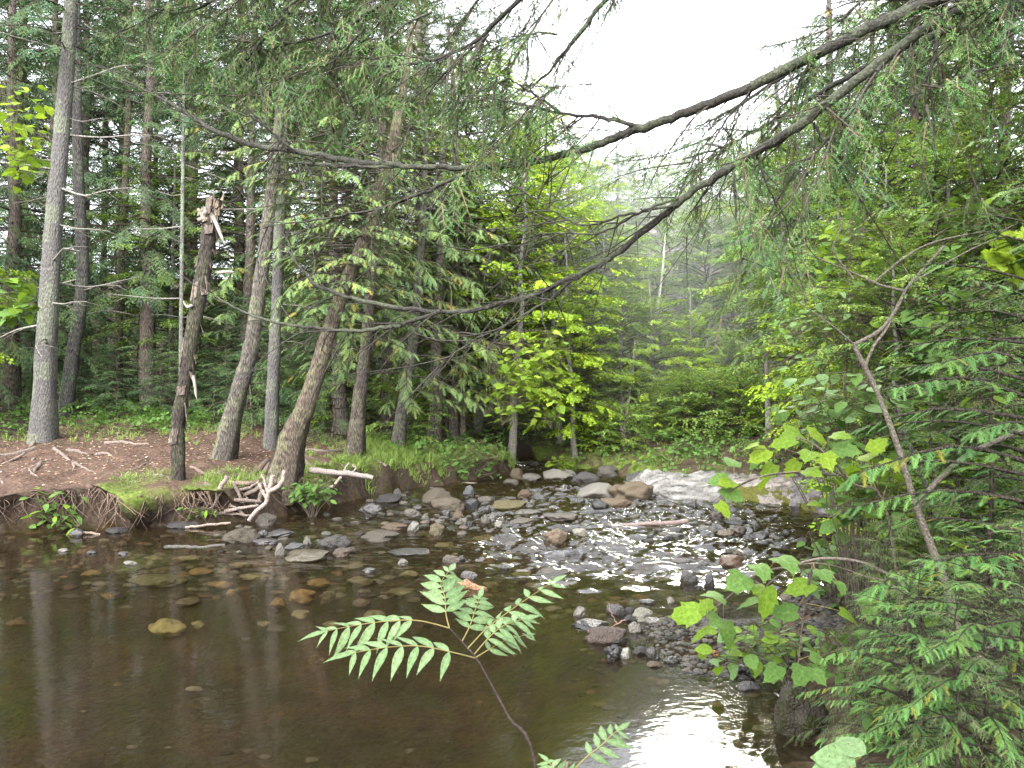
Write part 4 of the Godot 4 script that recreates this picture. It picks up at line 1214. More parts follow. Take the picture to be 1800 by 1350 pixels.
func build_roots(cedar: Node3D) -> void:
	rng.seed = 77
	var c := Color(0.25, 0.18, 0.15)
	var c2 := Color(0.34, 0.27, 0.235)
	var pale := Color(0.5, 0.40, 0.36)
	var snag: Node3D = get_node("broken_snag")
	var spruce: Node3D = get_node("spruce_tree")
	# on the trodden earth round the thick spruce
	for q in [[[60, 780], [40, 800], [18, 812], [0, 818]], [[105, 795], [90, 808], [70, 815], [35, 830]], [[95, 790], [115, 805], [130, 818], [128, 828]], [[60, 790], [20, 800], [-10, 800]], [[120, 792], [140, 796], [155, 800]], [[60, 808], [52, 825], [65, 840], [88, 848]], [[130, 815], [150, 825], [165, 832]], [[0, 845], [10, 860], [12, 885], [8, 925]], [[165, 803], [185, 798], [200, 806]], [[185, 780], [215, 778], [240, 782], [262, 782]], [[70, 818], [62, 828], [55, 835]], [[200, 868], [215, 838], [245, 822], [265, 812]]]:
		root_px(spruce, q, rr(6, 9), rr(2, 4), c2 * rr(0.8, 1.2), 0.012)
	# tangled roots below the snag and the leaning cedar
	for q in [[[300, 850], [282, 862], [262, 870], [240, 872]], [[298, 846], [270, 838], [245, 848], [225, 852]], [[330, 858], [352, 872], [385, 868], [415, 875], [435, 868]], [[320, 862], [345, 885], [365, 890], [380, 882]]]:
		root_px(snag, q, rr(9, 13), rr(4, 6), c2 * rr(0.8, 1.15), 0.02)
	for q in [[[302, 868], [285, 880], [262, 890], [240, 886], [225, 874]], [[296, 872], [270, 905], [262, 920]], [[290, 870], [266, 888], [262, 905], [250, 925]], [[308, 872], [330, 890], [345, 912]]]:
		root_px(snag, q, rr(6, 9), rr(3, 4), c * rr(0.8, 1.3), 0.0, 11.45)
	for q in [[[470, 812], [455, 828], [430, 845], [410, 850]], [[480, 815], [462, 835], [455, 848], [440, 852], [395, 850], [360, 835], [335, 822]], [[505, 815], [512, 828], [520, 840]], [[525, 800], [555, 812], [585, 822], [600, 835]], [[522, 806], [548, 822], [575, 836]], [[488, 818], [482, 835], [476, 850]], [[395, 832], [380, 838], [366, 846], [358, 842]], [[430, 836], [405, 842], [390, 838]]]:
		root_px(cedar, q, rr(9, 14), rr(4, 6), c * rr(0.8, 1.3), 0.02)
	for q in [[[460, 848], [448, 862], [420, 872], [385, 874], [345, 870]], [[400, 838], [385, 862], [378, 885], [362, 900]], [[410, 850], [420, 868], [425, 882], [436, 876]], [[360, 850], [378, 858], [410, 862], [440, 856], [455, 846]], [[412, 878], [440, 880], [458, 882]], [[405, 888], [420, 896], [432, 908]], [[395, 900], [420, 893], [455, 888]], [[372, 905], [400, 902], [440, 906]], [[462, 862], [455, 880], [448, 890]]]:
		root_px(cedar, q, rr(6, 10), rr(3, 5), c2 * rr(0.7, 1.25), 0.0, rr(11.3, 11.7))
	var mid: Node3D = get_node("cedar_tree_002")
	for q in [[[612, 792], [585, 795], [560, 794], [535, 790]], [[630, 795], [655, 808], [680, 822]], [[615, 797], [605, 812], [600, 826]]]:
		root_px(mid, q, rr(8, 11), 4, c2, 0.02)
	# loose wood
	driftwood("forked_driftwood", [[[438, 914], [452, 897], [466, 886], [470, 872], [474, 858], [480, 836], [8, 8]], [[469, 876], [460, 860], [453, 848], [7, 4]], [[471, 866], [466, 850], [460, 834], [6, 4]], [[472, 864], [486, 858], [496, 846], [500, 828], [9, 7]]], pale, 11.1, 0.0, "pale forked driftwood branch hooked over the tangled roots", "driftwood")
	driftwood("fallen_bough", [[[546, 826], [575, 829], [620, 833], [655, 840], [12, 8]], [[605, 832], [608, 822], [614, 814], [5, 3]], [[615, 832], [626, 824], [620, 818], [4, 3]]], Color(0.42, 0.36, 0.33), 12.6, 0.0, "pale dead branch lying out from the foot of the leaning cedar", "branch")
	driftwood("dead_branch", [[[576, 858], [588, 852], [598, 838], [6, 5]]], pale, 12.3, 0.0, "short pale crooked stick poking from the bank plants", "branch")
	driftwood("floating_stick", [[[290, 962], [320, 961], [350, 962], [396, 958], [7, 5]]], Color(0.62, 0.6, 0.58), 10.0, 0.0, "straight whitish stick floating before the root bank", "stick")
	driftwood("floating_stick", [[[120, 940], [148, 936], [176, 940], [6, 4]]], Color(0.4, 0.3, 0.25), 10.55, 0.0, "short brown stick at the edge of the shaded bank", "stick")
	driftwood("floating_stick", [[[326, 929], [360, 926], [405, 922], [5, 4]]], Color(0.42, 0.32, 0.27), 11.0, 0.02, "thin brown stick along the slabs below the snag", "stick")
	driftwood("thin_log", [[[1068, 926], [1110, 925], [1160, 922], [1208, 919], [6, 9]]], Color(0.4, 0.31, 0.28), 11.25, 0.02, "long thin reddish log lying across the rapids", "log")
	driftwood("log_stub", [[[958, 977], [985, 975], [1005, 974], [1022, 974], [13, 12]]], Color(0.36, 0.35, 0.39), 9.25, 0.01, "short grey weathered log stub below the rust-tinted boulder", "log")
	driftwood("rotten_log", [[[790, 1030], [812, 1031], [835, 1034], [856, 1040], [20, 10]], [[800, 1028], [815, 1024], [828, 1026], [9, 5]]], Color(0.42, 0.25, 0.15), 7.75, 0.01, "orange rotten log chunk behind the upright compound leaf", "log")
	driftwood("orange_driftwood", [[[1254, 1148], [1260, 1160], [1263, 1172], [1264, 1182], [9, 8]]], Color(0.5, 0.22, 0.1), 5.72, 0.02, "orange-red piece of driftwood on the gravel bar", "driftwood")
	driftwood("bleached_twig", [[[1362, 1220], [1385, 1246], [1410, 1270], [1438, 1293], [3, 4]]], Color(0.8, 0.79, 0.76), 4.82, 0.01, "bright bleached twig floating along the mossy boulder", "twig")  # thin whitish rod along the boulder foot at the waterline
	driftwood("dead_twig", [[[1033, 1118], [1060, 1114], [1085, 1106], [1100, 1098], [3, 2]], [[1085, 1106], [1075, 1085], [1070, 1068], [2, 1]]], Color(0.45, 0.28, 0.22), 6.35, 0.04, "thin reddish twig lying over the brown cobble", "twig")
	driftwood("fallen_branch", [[[775, 860], [800, 852], [825, 849], [838, 850], [4, 3]]], Color(0.35, 0.3, 0.26), 15.9, 0.0, "thin fallen branch leaning over the water below the grass", "branch")
	# fine roots hanging from the lip of the cut bank
	var fr := Geo.new()
	for i in 260:
		var x := rr(-8.0, -2.9)
		var dd := 10.4
		while shore(x, dd) < rr(0.34, 0.42) and dd < 15.0:
			dd += 0.03
		var q: Array = ground_at(x, dd)
		var p0 := Vector3(x, q[0] - 0.02, -dd + q[2])
		var l := rr(0.12, 0.5)
		var p1 := p0 + Vector3(rr(-0.15, 0.15), -l * 0.5, rr(0.0, 0.12))
		var p2 := p1 + Vector3(rr(-0.25, 0.25), -l * 0.5, rr(-0.12, 0.1))
		tube(fr, smooth_line([p0, p1, p2], 3), smooth_vals([rr(0.004, 0.012), 0.005, 0.002], 3), 4, Color(0.26, 0.18, 0.14) * rr(0.5, 1.5))
	var fo := setting("root_fringe", fr.mesh(mats.root), "stuff", "fine brown roots hanging from the lip of the cut bank")
	fo.set_meta("category", "roots")
	# leaf litter
	var leaf := Geo.new()
	leaf.tri(Vector3(-0.5, 0, 0), Vector3(0, 0.12, 0.3), Vector3(0.5, 0, 0), Color.WHITE)
	leaf.tri(Vector3(-0.5, 0, 0), Vector3(0.5, 0, 0), Vector3(0, 0.1, -0.3), Color.WHITE)
	var lm := leaf.mesh(mats.grass)
	var xs := []
	var cs := []
	for i in 5000:
		var x := rr(-9.5, -2.4)
		var d := rr(10.8, 16.5)
		var sd := shore(x, d)
		if sd < 0.35:
			continue
		var s := rr(0.015, 0.05)
		xs.push_back(Transform3D(Basis(Vector3.UP, rr(0, TAU)).rotated(Vector3(1, 0, 0), rr(-0.3, 0.3)).scaled(Vector3(s * 1.5, s, s)), Vector3(x, height_sd(x, d, sd) + 0.012, -d)))
		cs.push_back([Color(0.30, 0.2, 0.13), Color(0.16, 0.10, 0.07), Color(0.42, 0.34, 0.25), Color(0.25, 0.13, 0.08)][rng.randi_range(0, 3)])
	scatter("leaf_litter", lm, xs, cs, "dry brown leaves and needles on the trodden bank", "leaf litter")
	# grass
	var tuft := Geo.new()
	for i in 14:
		var a := rr(0, TAU)
		var b := Vector3(cos(a), 0, sin(a)) * rr(0.0, 0.05)
		var dir := Vector3(cos(a) * rr(0.1, 0.7), 1, sin(a) * rr(0.1, 0.7)).normalized()
		var acr := dir.cross(Vector3(cos(a * 3.0), 0, sin(a * 3.0))).normalized() * 0.004
		var l := rr(0.08, 0.2)
		var tone := rr(0.7, 1.3)
		var k := Color(tone, tone, tone)
		var m := b + dir * l * 0.6
		var tip := b + dir * l + Vector3(cos(a), -0.5, sin(a)) * l * 0.25
		tuft.tri(b - acr, m - acr, m + acr, k)
		tuft.tri(b - acr, m + acr, b + acr, k)
		tuft.tri(m - acr, tip, m + acr, k)
	xs = []
	cs = []
	for i in 5200:
		var x: float
		var d: float
		if i < 2400:
			x = rr(-3.2, 0.3); d = rr(14.2, 18.0)
		elif i < 3800:
			x = rr(-6.0, -2.4); d = rr(11.0, 14.0)
		else:
			x = rr(-10.0, 6.0); d = rr(14.5, 22.0)
		var sd := shore(x, d)
		if sd < 0.12 or (i >= 2400 and i < 3800 and (sd > 1.1 or n_mid.get_noise_2d(x * 1.3 + 40.0, d * 1.3) < 0.0)):
			continue
		var s := rr(0.5, 1.2) * (1.3 if i < 2400 else 0.9)
		xs.push_back(Transform3D(Basis(Vector3.UP, rr(0, TAU)).scaled(Vector3(s, s, s)), Vector3(x, height_sd(x, d, sd) - 0.01, -d)))
		var t := rr(0.8, 1.3)
		cs.push_back(Color(0.13 * t, 0.19 * t, 0.045 * t))
	spread("grass", tuft, mats.grass, xs, cs, "short green grass on the far bank and along its lip", "grass")
	# undergrowth: low leafy plants covering the forest floor
	var herb: Geo = broad_spray(0.16, 7, 0.055, 0.4, Color(1, 1, 1), 0.3)
	xs = []
	cs = []
	for i in 5000:
		var d := rr(15.0, 30.0)
		var x := rr(-0.72, 0.5) * d
		var sd := shore(x, d)
		if sd < 0.3 or (x < -2.6 and sd < 4.3):
			continue
		var s := rr(0.8, 2.0)
		var a := rr(0, TAU)
		xs.push_back(Transform3D(aim(Vector3(cos(a), rr(0.3, 1.3), sin(a)), Vector3.UP, Vector3(s, s, s)), Vector3(x, height_sd(x, d, sd) + rr(0, 0.25), -d)))
		var t := rr(0.7, 1.3)
		cs.push_back(Color(0.075 * t, 0.14 * t, 0.035 * t))
	spread("ground_cover", herb, mats.broad, xs, cs, "low leafy ground cover under the trees", "ground cover")

# ---------------------------------------------------------------- the overhanging tree
var over_fol: Geo
var over_twig: Geo
func limb(o: Node3D, px: Array, needles: Array, col: Color, bare: float, up_bias := 0.0) -> void:
	# px: [u, v, d, width]; needles: [amount of needles at each point 0..1]
	var p := []
	var r := []
	for q in px:
		p.push_back(pt(q[0], q[1], q[2]) - o.position)
		r.push_back(q[3] / F * q[2] * 0.29)
	var line := smooth_line(p, 8)
	var rad := smooth_vals(r, 8)
	var nd := smooth_vals(needles, 8)
	for i in line.size():
		line[i] += Vector3(n_mid.get_noise_1d(i * 0.9), n_mid.get_noise_1d(i * 0.9 + 50.0), n_mid.get_noise_1d(i * 0.9 + 90.0)) * 0.012
	var g := Geo.new()
	tube(g, line, rad, 9, col, 0.09, true, 0.0, Color(0.12, 0.135, 0.09, 0.6))
	part("branch", g.mesh(mats.bark_near), o)
	for i in line.size() - 1:
		var seg := line[i + 1] - line[i]
		var dir := seg.normalized()
		var n := seg.length() / 0.05
		var cnt := int(n) + (1 if rng.randf() < n - int(n) else 0)
		for k in cnt:
			var base := line[i] + seg * rng.randf()
			if rng.randf() < nd[i] * 0.85:
				# a needled side shoot, drooping
				var sd := (dir * rr(0.2, 1.0) + Vector3(rr(-0.9, 0.9), rr(-0.75, 0.3) + up_bias, rr(-0.9, 0.9))).normalized()
				var l := rr(0.15, 0.55)
				var e := base + sd * l + Vector3(0, -0.2 * l, 0)
				stick(over_twig, base, e, 0.0045, 0.0015, 4, Color(0.12, 0.10, 0.085), 0.08)
				var m := int(l / 0.06) + 1
				for j in m:
					var q := base.lerp(e, (j + 0.6) / m)
					var gd := ((e - base).normalized() * 0.7 + Vector3(rr(-0.9, 0.9), rr(-0.45, 0.25), rr(-0.9, 0.9))).normalized()
					var sp: Geo = sprays.over[rng.randi_range(0, 1)]
					var s := rr(0.6, 1.15)
					over_fol.add(sp, Transform3D(aim(gd, Vector3(rr(-0.4, 0.4), 1, rr(-0.4, 0.4)), Vector3(s, s, s)), q), rng.randi_range(0, 4))
			elif rng.randf() < bare * 1.3:
				var sd := (dir * rr(0.3, 1.2) + Vector3(rr(-0.5, 0.5), rr(-0.8, 0.6), rr(-0.5, 0.5))).normalized()
				var l := rr(0.1, 0.75) * rr(0.4, 1.0)
				var e := base + sd * l + Vector3(0, -0.15 * l, 0)
				stick(over_twig, base, e, 0.004, 0.001, 4, Color(0.08, 0.072, 0.065), 0.14)
				if rng.randf() < 0.6:
					stick(over_twig, base.lerp(e, 0.5), base.lerp(e, 0.6) + Vector3(rr(-0.12, 0.12), rr(-0.2, 0.08), rr(-0.1, 0.1)), 0.0025, 0.001, 3, Color(0.08, 0.072, 0.065), 0.1)

func build_overhang() -> void:
	rng.seed = 2024
	sprays.over = [conifer_spray(0.19, 8, 0.10, 0.010, 0.020, 0.0036, Color(0.042, 0.09, 0.03), 0.2).tints([Color(1, 1, 1), Color(0.7, 0.7, 0.7), Color(1.25, 1.25, 1.1), Color(0.85, 1, 1.05), Color(1.1, 1.05, 0.9)]), conifer_spray(0.16, 7, 0.09, 0.010, 0.020, 0.0036, Color(0.048, 0.095, 0.032), 0.35).tints([Color(1, 1, 1), Color(0.7, 0.7, 0.7), Color(1.25, 1.25, 1.1), Color(0.85, 1, 1.05), Color(1.1, 1.05, 0.9)])]
	over_fol = Geo.new()
	over_twig = Geo.new()
	var foot := Vector3(4.3, height(4.3, 3.2), -3.2)
	var o := thing("overhanging_hemlock", foot, "old hemlock whose long lichened boughs hang across the stream", "tree")
	var g := Geo.new()
	tube(g, smooth_line([Vector3(0, -0.3, 0), Vector3(-0.05, 2.0, 0), Vector3(-0.1, 4.5, 0.05), Vector3(-0.1, 8.0, 0), Vector3(0, 12.0, 0)], 5), smooth_vals([0.3, 0.24, 0.21, 0.15, 0.05], 5), 14, Color(0.24, 0.19, 0.17), 0.12, false, 0.5)
	part("trunk", g.mesh(mats.bark_brown), o)
	part("crown", crowns.spruce_a, o, Transform3D(Basis.from_scale(Vector3(1.4, 0.9, 1.4)), Vector3(0, 5.2, 0)))
	var c := Color(0.06, 0.056, 0.05)
	# the upper long bough
	limb(o, [[2200, -190, 3.2, 44], [1800, -60, 3.2, 40], [1600, 18, 3.3, 37], [1450, 88, 3.4, 34], [1300, 160, 3.5, 31], [1180, 207, 3.6, 28], [1090, 238, 3.7, 26], [1000, 270, 3.8, 22], [880, 292, 3.9, 19], [780, 294, 4.0, 16], [690, 290, 4.1, 18], [620, 284, 4.2, 18], [540, 268, 4.3, 17], [450, 256, 4.4, 16], [370, 226, 4.5, 14], [300, 182, 4.6, 10], [215, 140, 4.7, 4]], [0.5, 0.5, 0.5, 0.3, 0.25, 0.2, 0.12, 0.06, 0.05, 0.1, 0.05, 0.04, 0.02, 0.02, 0.02, 0.02, 0.0], c, 0.5)
	limb(o, [[830, 298, 3.95, 13], [745, 338, 4.0, 10], [660, 368, 4.05, 8], [560, 386, 4.1, 6], [458, 398, 4.2, 2]], [0.1, 0.06, 0.03, 0, 0], c, 0.5)
	limb(o, [[1120, 222, 3.65, 16], [1060, 207, 3.7, 12], [980, 198, 3.75, 9], [900, 180, 3.8, 7], [820, 165, 3.9, 3]], [0.3, 0.5, 0.5, 0.5, 0.5], c, 0.6)
	limb(o, [[985, 198, 3.75, 10], [945, 170, 3.7, 8], [905, 145, 3.65, 5], [870, 128, 3.6, 3]], [0.5, 0.5, 0.6, 0.5], c, 0.5)
	limb(o, [[520, 285, 4.35, 9], [600, 292, 4.2, 11], [690, 293, 4.1, 11], [500, 283, 4.35, 4]].slice(0, 3), [0.02, 0.05, 0.05], c, 0.5)
	limb(o, [[520, 268, 4.3, 8], [470, 225, 4.3, 6], [410, 160, 4.25, 5], [375, 105, 4.2, 3]], [0.05, 0.1, 0.3, 0.5], c, 0.5)
	limb(o, [[505, 262, 4.3, 6], [455, 215, 4.4, 5], [400, 190, 4.45, 3]], [0.0, 0.1, 0.2], c, 0.5)
	# the lower long bough
	limb(o, [[2100, -200, 3.0, 40], [1750, -20, 3.0, 36], [1660, 30, 3.0, 34], [1560, 100, 3.1, 32], [1400, 222, 3.2, 29], [1300, 284, 3.3, 26], [1200, 350, 3.4, 23], [1130, 408, 3.5, 20], [1070, 455, 3.6, 18], [1000, 491, 3.7, 16], [900, 530, 3.8, 14], [800, 548, 3.9, 13], [700, 540, 4.0, 14], [620, 524, 4.1, 12], [550, 496, 4.2, 9], [500, 430, 4.3, 4]], [0.5, 0.5, 0.5, 0.4, 0.35, 0.25, 0.12, 0.05, 0.03, 0.02, 0.02, 0.03, 0.02, 0.02, 0.02, 0.0], c, 0.45)
	limb(o, [[775, 547, 3.9, 13], [690, 574, 3.95, 12], [600, 581, 4.0, 11], [500, 570, 4.1, 9], [420, 545, 4.2, 7], [368, 512, 4.3, 2]], [0.02, 0.02, 0.01, 0.0, 0.0, 0.0], c, 0.35)
	limb(o, [[1010, 487, 3.7, 8], [960, 530, 3.7, 7], [880, 575, 3.75, 6], [800, 620, 3.8, 4], [730, 685, 3.9, 2]], [0, 0, 0, 0, 0], c, 0.5)
	limb(o, [[1190, 360, 3.4, 9], [1110, 375, 3.4, 8], [1020, 395, 3.5, 6], [940, 350, 3.5, 5], [880, 310, 3.6, 3]], [0, 0.02, 0.02, 0.02, 0], c, 0.6)
	limb(o, [[1200, 345, 3.4, 9], [1130, 372, 3.4, 7], [1050, 410, 3.5, 6], [950, 412, 3.5, 4], [860, 440, 3.6, 3]], [0.0, 0.02, 0, 0, 0], c, 0.6)
	limb(o, [[1290, 300, 3.3, 9], [1292, 350, 3.3, 7], [1300, 420, 3.3, 5], [1305, 465, 3.3, 3]], [0.3, 0.3, 0.2, 0], c, 0.4)
	limb(o, [[1330, 270, 3.3, 8], [1350, 330, 3.3, 6], [1385, 390, 3.35, 4], [1412, 425, 3.4, 3]], [0.5, 0.4, 0.1, 0], c, 0.4)
	limb(o, [[1430, 215, 3.2, 10], [1460, 270, 3.2, 8], [1490, 320, 3.2, 6], [1520, 370, 3.2, 3]], [0.6, 0.6, 0.6, 0.5], c, 0.4)
	# boughs of the upper right
	limb(o, [[2100, -120, 3.4, 34], [1800, 5, 3.4, 30], [1730, 36, 3.4, 26], [1600, 78, 3.5, 20], [1480, 140, 3.6, 16], [1380, 200, 3.7, 12], [1290, 250, 3.8, 8], [1200, 280, 3.9, 4]], [0.5, 0.5, 0.5, 0.5, 0.5, 0.55, 0.6, 0.6], c, 0.5)
	limb(o, [[1750, -80, 3.8, 22], [1640, -20, 3.8, 18], [1520, 60, 3.9, 15], [1400, 120, 4.0, 11], [1290, 190, 4.1, 8], [1220, 225, 4.2, 4]], [0.6, 0.6, 0.6, 0.5, 0.5, 0.5], c, 0.5)
	limb(o, [[1560, 95, 3.1, 14], [1500, 190, 3.1, 11], [1440, 260, 3.15, 8], [1380, 320, 3.2, 4]], [0.6, 0.7, 0.7, 0.6], c, 0.4)
	limb(o, [[1650, 30, 3.0, 14], [1640, 110, 3.0, 10], [1600, 190, 3.05, 7], [1570, 260, 3.1, 3]], [0.5, 0.6, 0.6, 0.5], c, 0.4)
	limb(o, [[1950, 100, 4.0, 16], [1800, 110, 4.1, 12], [1700, 130, 4.2, 9], [1600, 170, 4.3, 6], [1520, 200, 4.4, 3]], [0.5, 0.6, 0.6, 0.6, 0.5], c, 0.4)
	# boughs of the top, coming down from above the frame
	limb(o, [[1500, -420, 4.0, 26], [1250, -180, 4.1, 22], [1100, -40, 4.2, 17], [1010, 70, 4.3, 13], [960, 130, 4.4, 9], [915, 165, 4.5, 4]], [0.3, 0.3, 0.3, 0.5, 0.6, 0.5], c, 0.5)
	limb(o, [[1300, -420, 4.2, 26], [1080, -150, 4.3, 20], [900, 10, 4.4, 15], [840, 70, 4.5, 12], [760, 105, 4.5, 9], [680, 115, 4.6, 7], [590, 114, 4.7, 3]], [0.4, 0.4, 0.6, 0.6, 0.6, 0.6, 0.5], c, 0.5)
	limb(o, [[812, 96, 4.5, 9], [808, 150, 4.5, 7], [802, 210, 4.5, 5], [794, 268, 4.5, 2]], [0.1, 0.1, 0.1, 0.1], c, 0.5)
	limb(o, [[860, 60, 4.45, 8], [780, 130, 4.4, 6], [730, 200, 4.4, 5], [700, 262, 4.4, 2]], [0.5, 0.5, 0.4, 0.2], c, 0.6)
	limb(o, [[1150, -420, 4.6, 24], [850, -140, 4.7, 19], [690, -10, 4.8, 14], [610, 45, 4.9, 10], [510, 75, 5.0, 7], [400, 70, 5.1, 3]], [0.5, 0.5, 0.6, 0.7, 0.8, 0.7], c, 0.4)
	limb(o, [[900, -350, 4.8, 20], [640, -80, 4.9, 15], [530, 0, 5.0, 10], [440, 95, 5.1, 7], [390, 135, 5.2, 3]], [0.6, 0.6, 0.7, 0.6, 0.3], c, 0.4)
	limb(o, [[700, -300, 4.9, 20], [520, -90, 5.0, 13], [420, -20, 5.1, 9], [330, 20, 5.2, 6], [250, 20, 5.3, 3]], [0.6, 0.7, 0.8, 0.8, 0.6], c, 0.4)
	limb(o, [[640, 50, 4.6, 8], [580, 110, 4.6, 6], [520, 130, 4.7, 3]], [0.8, 0.8, 0.7], c, 0.3)
	limb(o, [[760, 20, 4.6, 8], [690, 60, 4.6, 6], [640, 150, 4.7, 4], [620, 220, 4.7, 2]], [0.8, 0.7, 0.5, 0.3], c, 0.3)
	limb(o, [[980, 60, 4.3, 8], [930, 60, 4.3, 6], [860, 90, 4.35, 4], [820, 120, 4.4, 2]], [0.8, 0.8, 0.7, 0.5], c, 0.3)
	for q in [[[760, -60, 4.7], [640, 70, 4.8], [560, 170, 4.9]], [[600, -60, 4.9], [480, 40, 5.0], [420, 150, 5.1]], [[480, -60, 5.0], [380, 30, 5.1], [300, 90, 5.2]], [[880, -60, 4.5], [800, 60, 4.6], [730, 170, 4.6]], [[1000, -40, 4.4], [930, 60, 4.4], [880, 150, 4.4]], [[360, -60, 5.2], [280, 20, 5.3], [200, 60, 5.4]], [[980, 150, 3.9], [930, 190, 3.9], [890, 250, 4.0]], [[1440, 90, 3.4], [1390, 170, 3.5], [1330, 230, 3.6]], [[1330, 150, 3.5], [1260, 230, 3.6], [1210, 290, 3.6]], [[1560, -40, 3.8], [1470, 40, 3.8], [1400, 90, 3.8]]]:
		limb(o, [[q[0][0], q[0][1], q[0][2], 8], [q[1][0], q[1][1], q[1][2], 6], [q[2][0], q[2][1], q[2][2], 3]], [0.9, 0.9, 0.8], c, 0.3)
	part("bough_needles", over_fol.mesh(mats.needle), o).set_meta("kind", "stuff")
	part("twigs", over_twig.mesh(mats.bark_near), o).set_meta("kind", "stuff")

# ---------------------------------------------------------------- plants with leaves one can pick apart
var leaf_mesh := {}
var leaf_mat := {}
func make_leaves() -> void:
	var slim := [[0, 0.004], [0.1, 0.07], [0.25, 0.12], [0.42, 0.125], [0.6, 0.095], [0.8, 0.045], [1.0, 0.0]]
	leaf_mesh.leaflet = blade(slim, 0.5, 0.16, 0.25)
	leaf_mesh.leaflet2 = blade(slim, 0.25, 0.34, -0.35)
	leaf_mesh.leaflet3 = blade(slim, 0.7, 0.05, 0.5)
	leaf_mesh.lobed = blade([[0, 0.01], [0.02, 0.26, -0.10], [0.12, 0.34, -0.03], [0.24, 0.40, 0.06], [0.30, 0.47, 0.14], [0.40, 0.33, 0.08], [0.52, 0.27, 0.06], [0.62, 0.29, 0.12], [0.72, 0.17, 0.04], [0.86, 0.09], [1.0, 0.0]], 0.25, 0.2, 0.2)
	leaf_mesh.lobed2 = blade([[0, 0.01], [0.02, 0.24, -0.12], [0.12, 0.36, -0.04], [0.26, 0.38, 0.08], [0.32, 0.44, 0.18], [0.42, 0.31, 0.06], [0.54, 0.28, 0.04], [0.64, 0.27, 0.12], [0.75, 0.15, 0.04], [0.88, 0.07], [1.0, 0.0]], 0.1, 0.38, -0.5)
	leaf_mesh.round = blade([[0, 0.01], [0.04, 0.2, -0.06], [0.16, 0.35], [0.32, 0.42], [0.48, 0.41], [0.64, 0.32], [0.8, 0.19], [0.93, 0.07], [1.0, 0.0]], 0.25, 0.22, 0.2)
	leaf_mesh.round2 = blade([[0, 0.01], [0.04, 0.17, -0.05], [0.16, 0.31], [0.32, 0.38], [0.48, 0.37], [0.64, 0.29], [0.8, 0.17], [0.93, 0.06], [1.0, 0.0]], 0.5, 0.1, -0.4)
	leaf_mesh.oval = blade([[0, 0.005], [0.15, 0.19], [0.35, 0.28], [0.55, 0.27], [0.75, 0.17], [0.9, 0.06], [1.0, 0.0]], 0.3, 0.2, 0.3)
	leaf_mesh.oval2 = blade([[0, 0.005], [0.15, 0.17], [0.35, 0.25], [0.55, 0.24], [0.75, 0.16], [0.9, 0.06], [1.0, 0.0]], 0.5, 0.35, -0.4)
	var veins := vein_image()
	for q in [["ash", 0.105, 0.165, 0.085, 0.55], ["ash2", 0.125, 0.185, 0.10, 0.55], ["lime", 0.12, 0.20, 0.03, 0.9], ["lime2", 0.15, 0.23, 0.03, 0.95], ["mid", 0.065, 0.125, 0.035, 0.75], ["mid2", 0.085, 0.155, 0.045, 0.75], ["sage", 0.10, 0.165, 0.075, 0.6], ["sun", 0.24, 0.34, 0.05, 0.95]]:
		leaf_mat[q[0]] = leafy("leaf_" + q[0], lin(q[1] * 1.15, q[2] * 1.15, q[3] * 1.15), 0.6, q[4], 0.16)
		leaf_mat[q[0]].albedo_texture = veins
		leaf_mat[q[0]].vertex_color_use_as_albedo = false

func leaf(o: Node3D, kind: String, mat: String, at: Vector3, dir: Vector3, up: Vector3, size: float) -> void:
	if kind != "leaflet" and leaf_mesh.has(kind + "2") and rng.randf() < 0.5:
		kind += "2"
	part("leaflet" if o.name.begins_with("leaf_stalk") else "leaf", leaf_mesh[kind], o, Transform3D(aim(dir, up, Vector3(size, size, size)), at - o.position), leaf_mat[mat])

func frond(o: Node3D, px: Array, n: int, len0: float, mat: String, side_up: Vector3, tip := true) -> void:
	# a compound leaf: its stalk through these points [u, v, d], leaflets in pairs along the outer two thirds
	var p := []
	for q in px:
		p.push_back(pt(q[0], q[1], q[2]) - o.position)
	var line := smooth_line(p, 6)
	var g := Geo.new()
	var w := []
	for i in p.size():
		w.push_back(lerpf(0.0023, 0.0008, float(i) / (p.size() - 1)))
	tube(g, line, smooth_vals(w, 6), 5, Color(0.2, 0.17, 0.07))
	var stalk := part("leaf_stalk", g.mesh(mats.leaf_bright), o)
	for i in n:
		var t := lerpf(0.3, 0.97, float(i) / (n - 1))
		var fi := t * (line.size() - 1)
		var lo := mini(int(fi), line.size() - 2)
		var at := line[lo].lerp(line[lo + 1], fi - lo)
		var dir := (line[lo + 1] - line[lo]).normalized()
		var side := dir.cross(side_up).normalized()
		var l := len0 * (0.8 + 0.35 * sin(PI * clampf(t, 0, 1))) * rr(0.9, 1.1) * (1.0 - 0.25 * smoothstep(0.8, 1.0, t))
		for s in [-1.0, 1.0]:
			var ld: Vector3 = (dir * rr(0.55, 0.95) + side * s - side_up * rr(0.1, 0.45) + Vector3(0, -rr(0.0, 0.25), 0)).normalized()
			leaf(stalk, ["leaflet", "leaflet2", "leaflet3"][rng.randi_range(0, 2)], mat if rng.randf() < 0.6 else mat + "2", at, ld, side_up + side * s * 0.15 + Vector3(rr(-0.25, 0.25), 0, rr(-0.25, 0.25)), l)
	if tip:
		leaf(stalk, "leaflet", mat, line[line.size() - 1], (line[-1] - line[-3]).normalized(), side_up, len0 * 0.9)

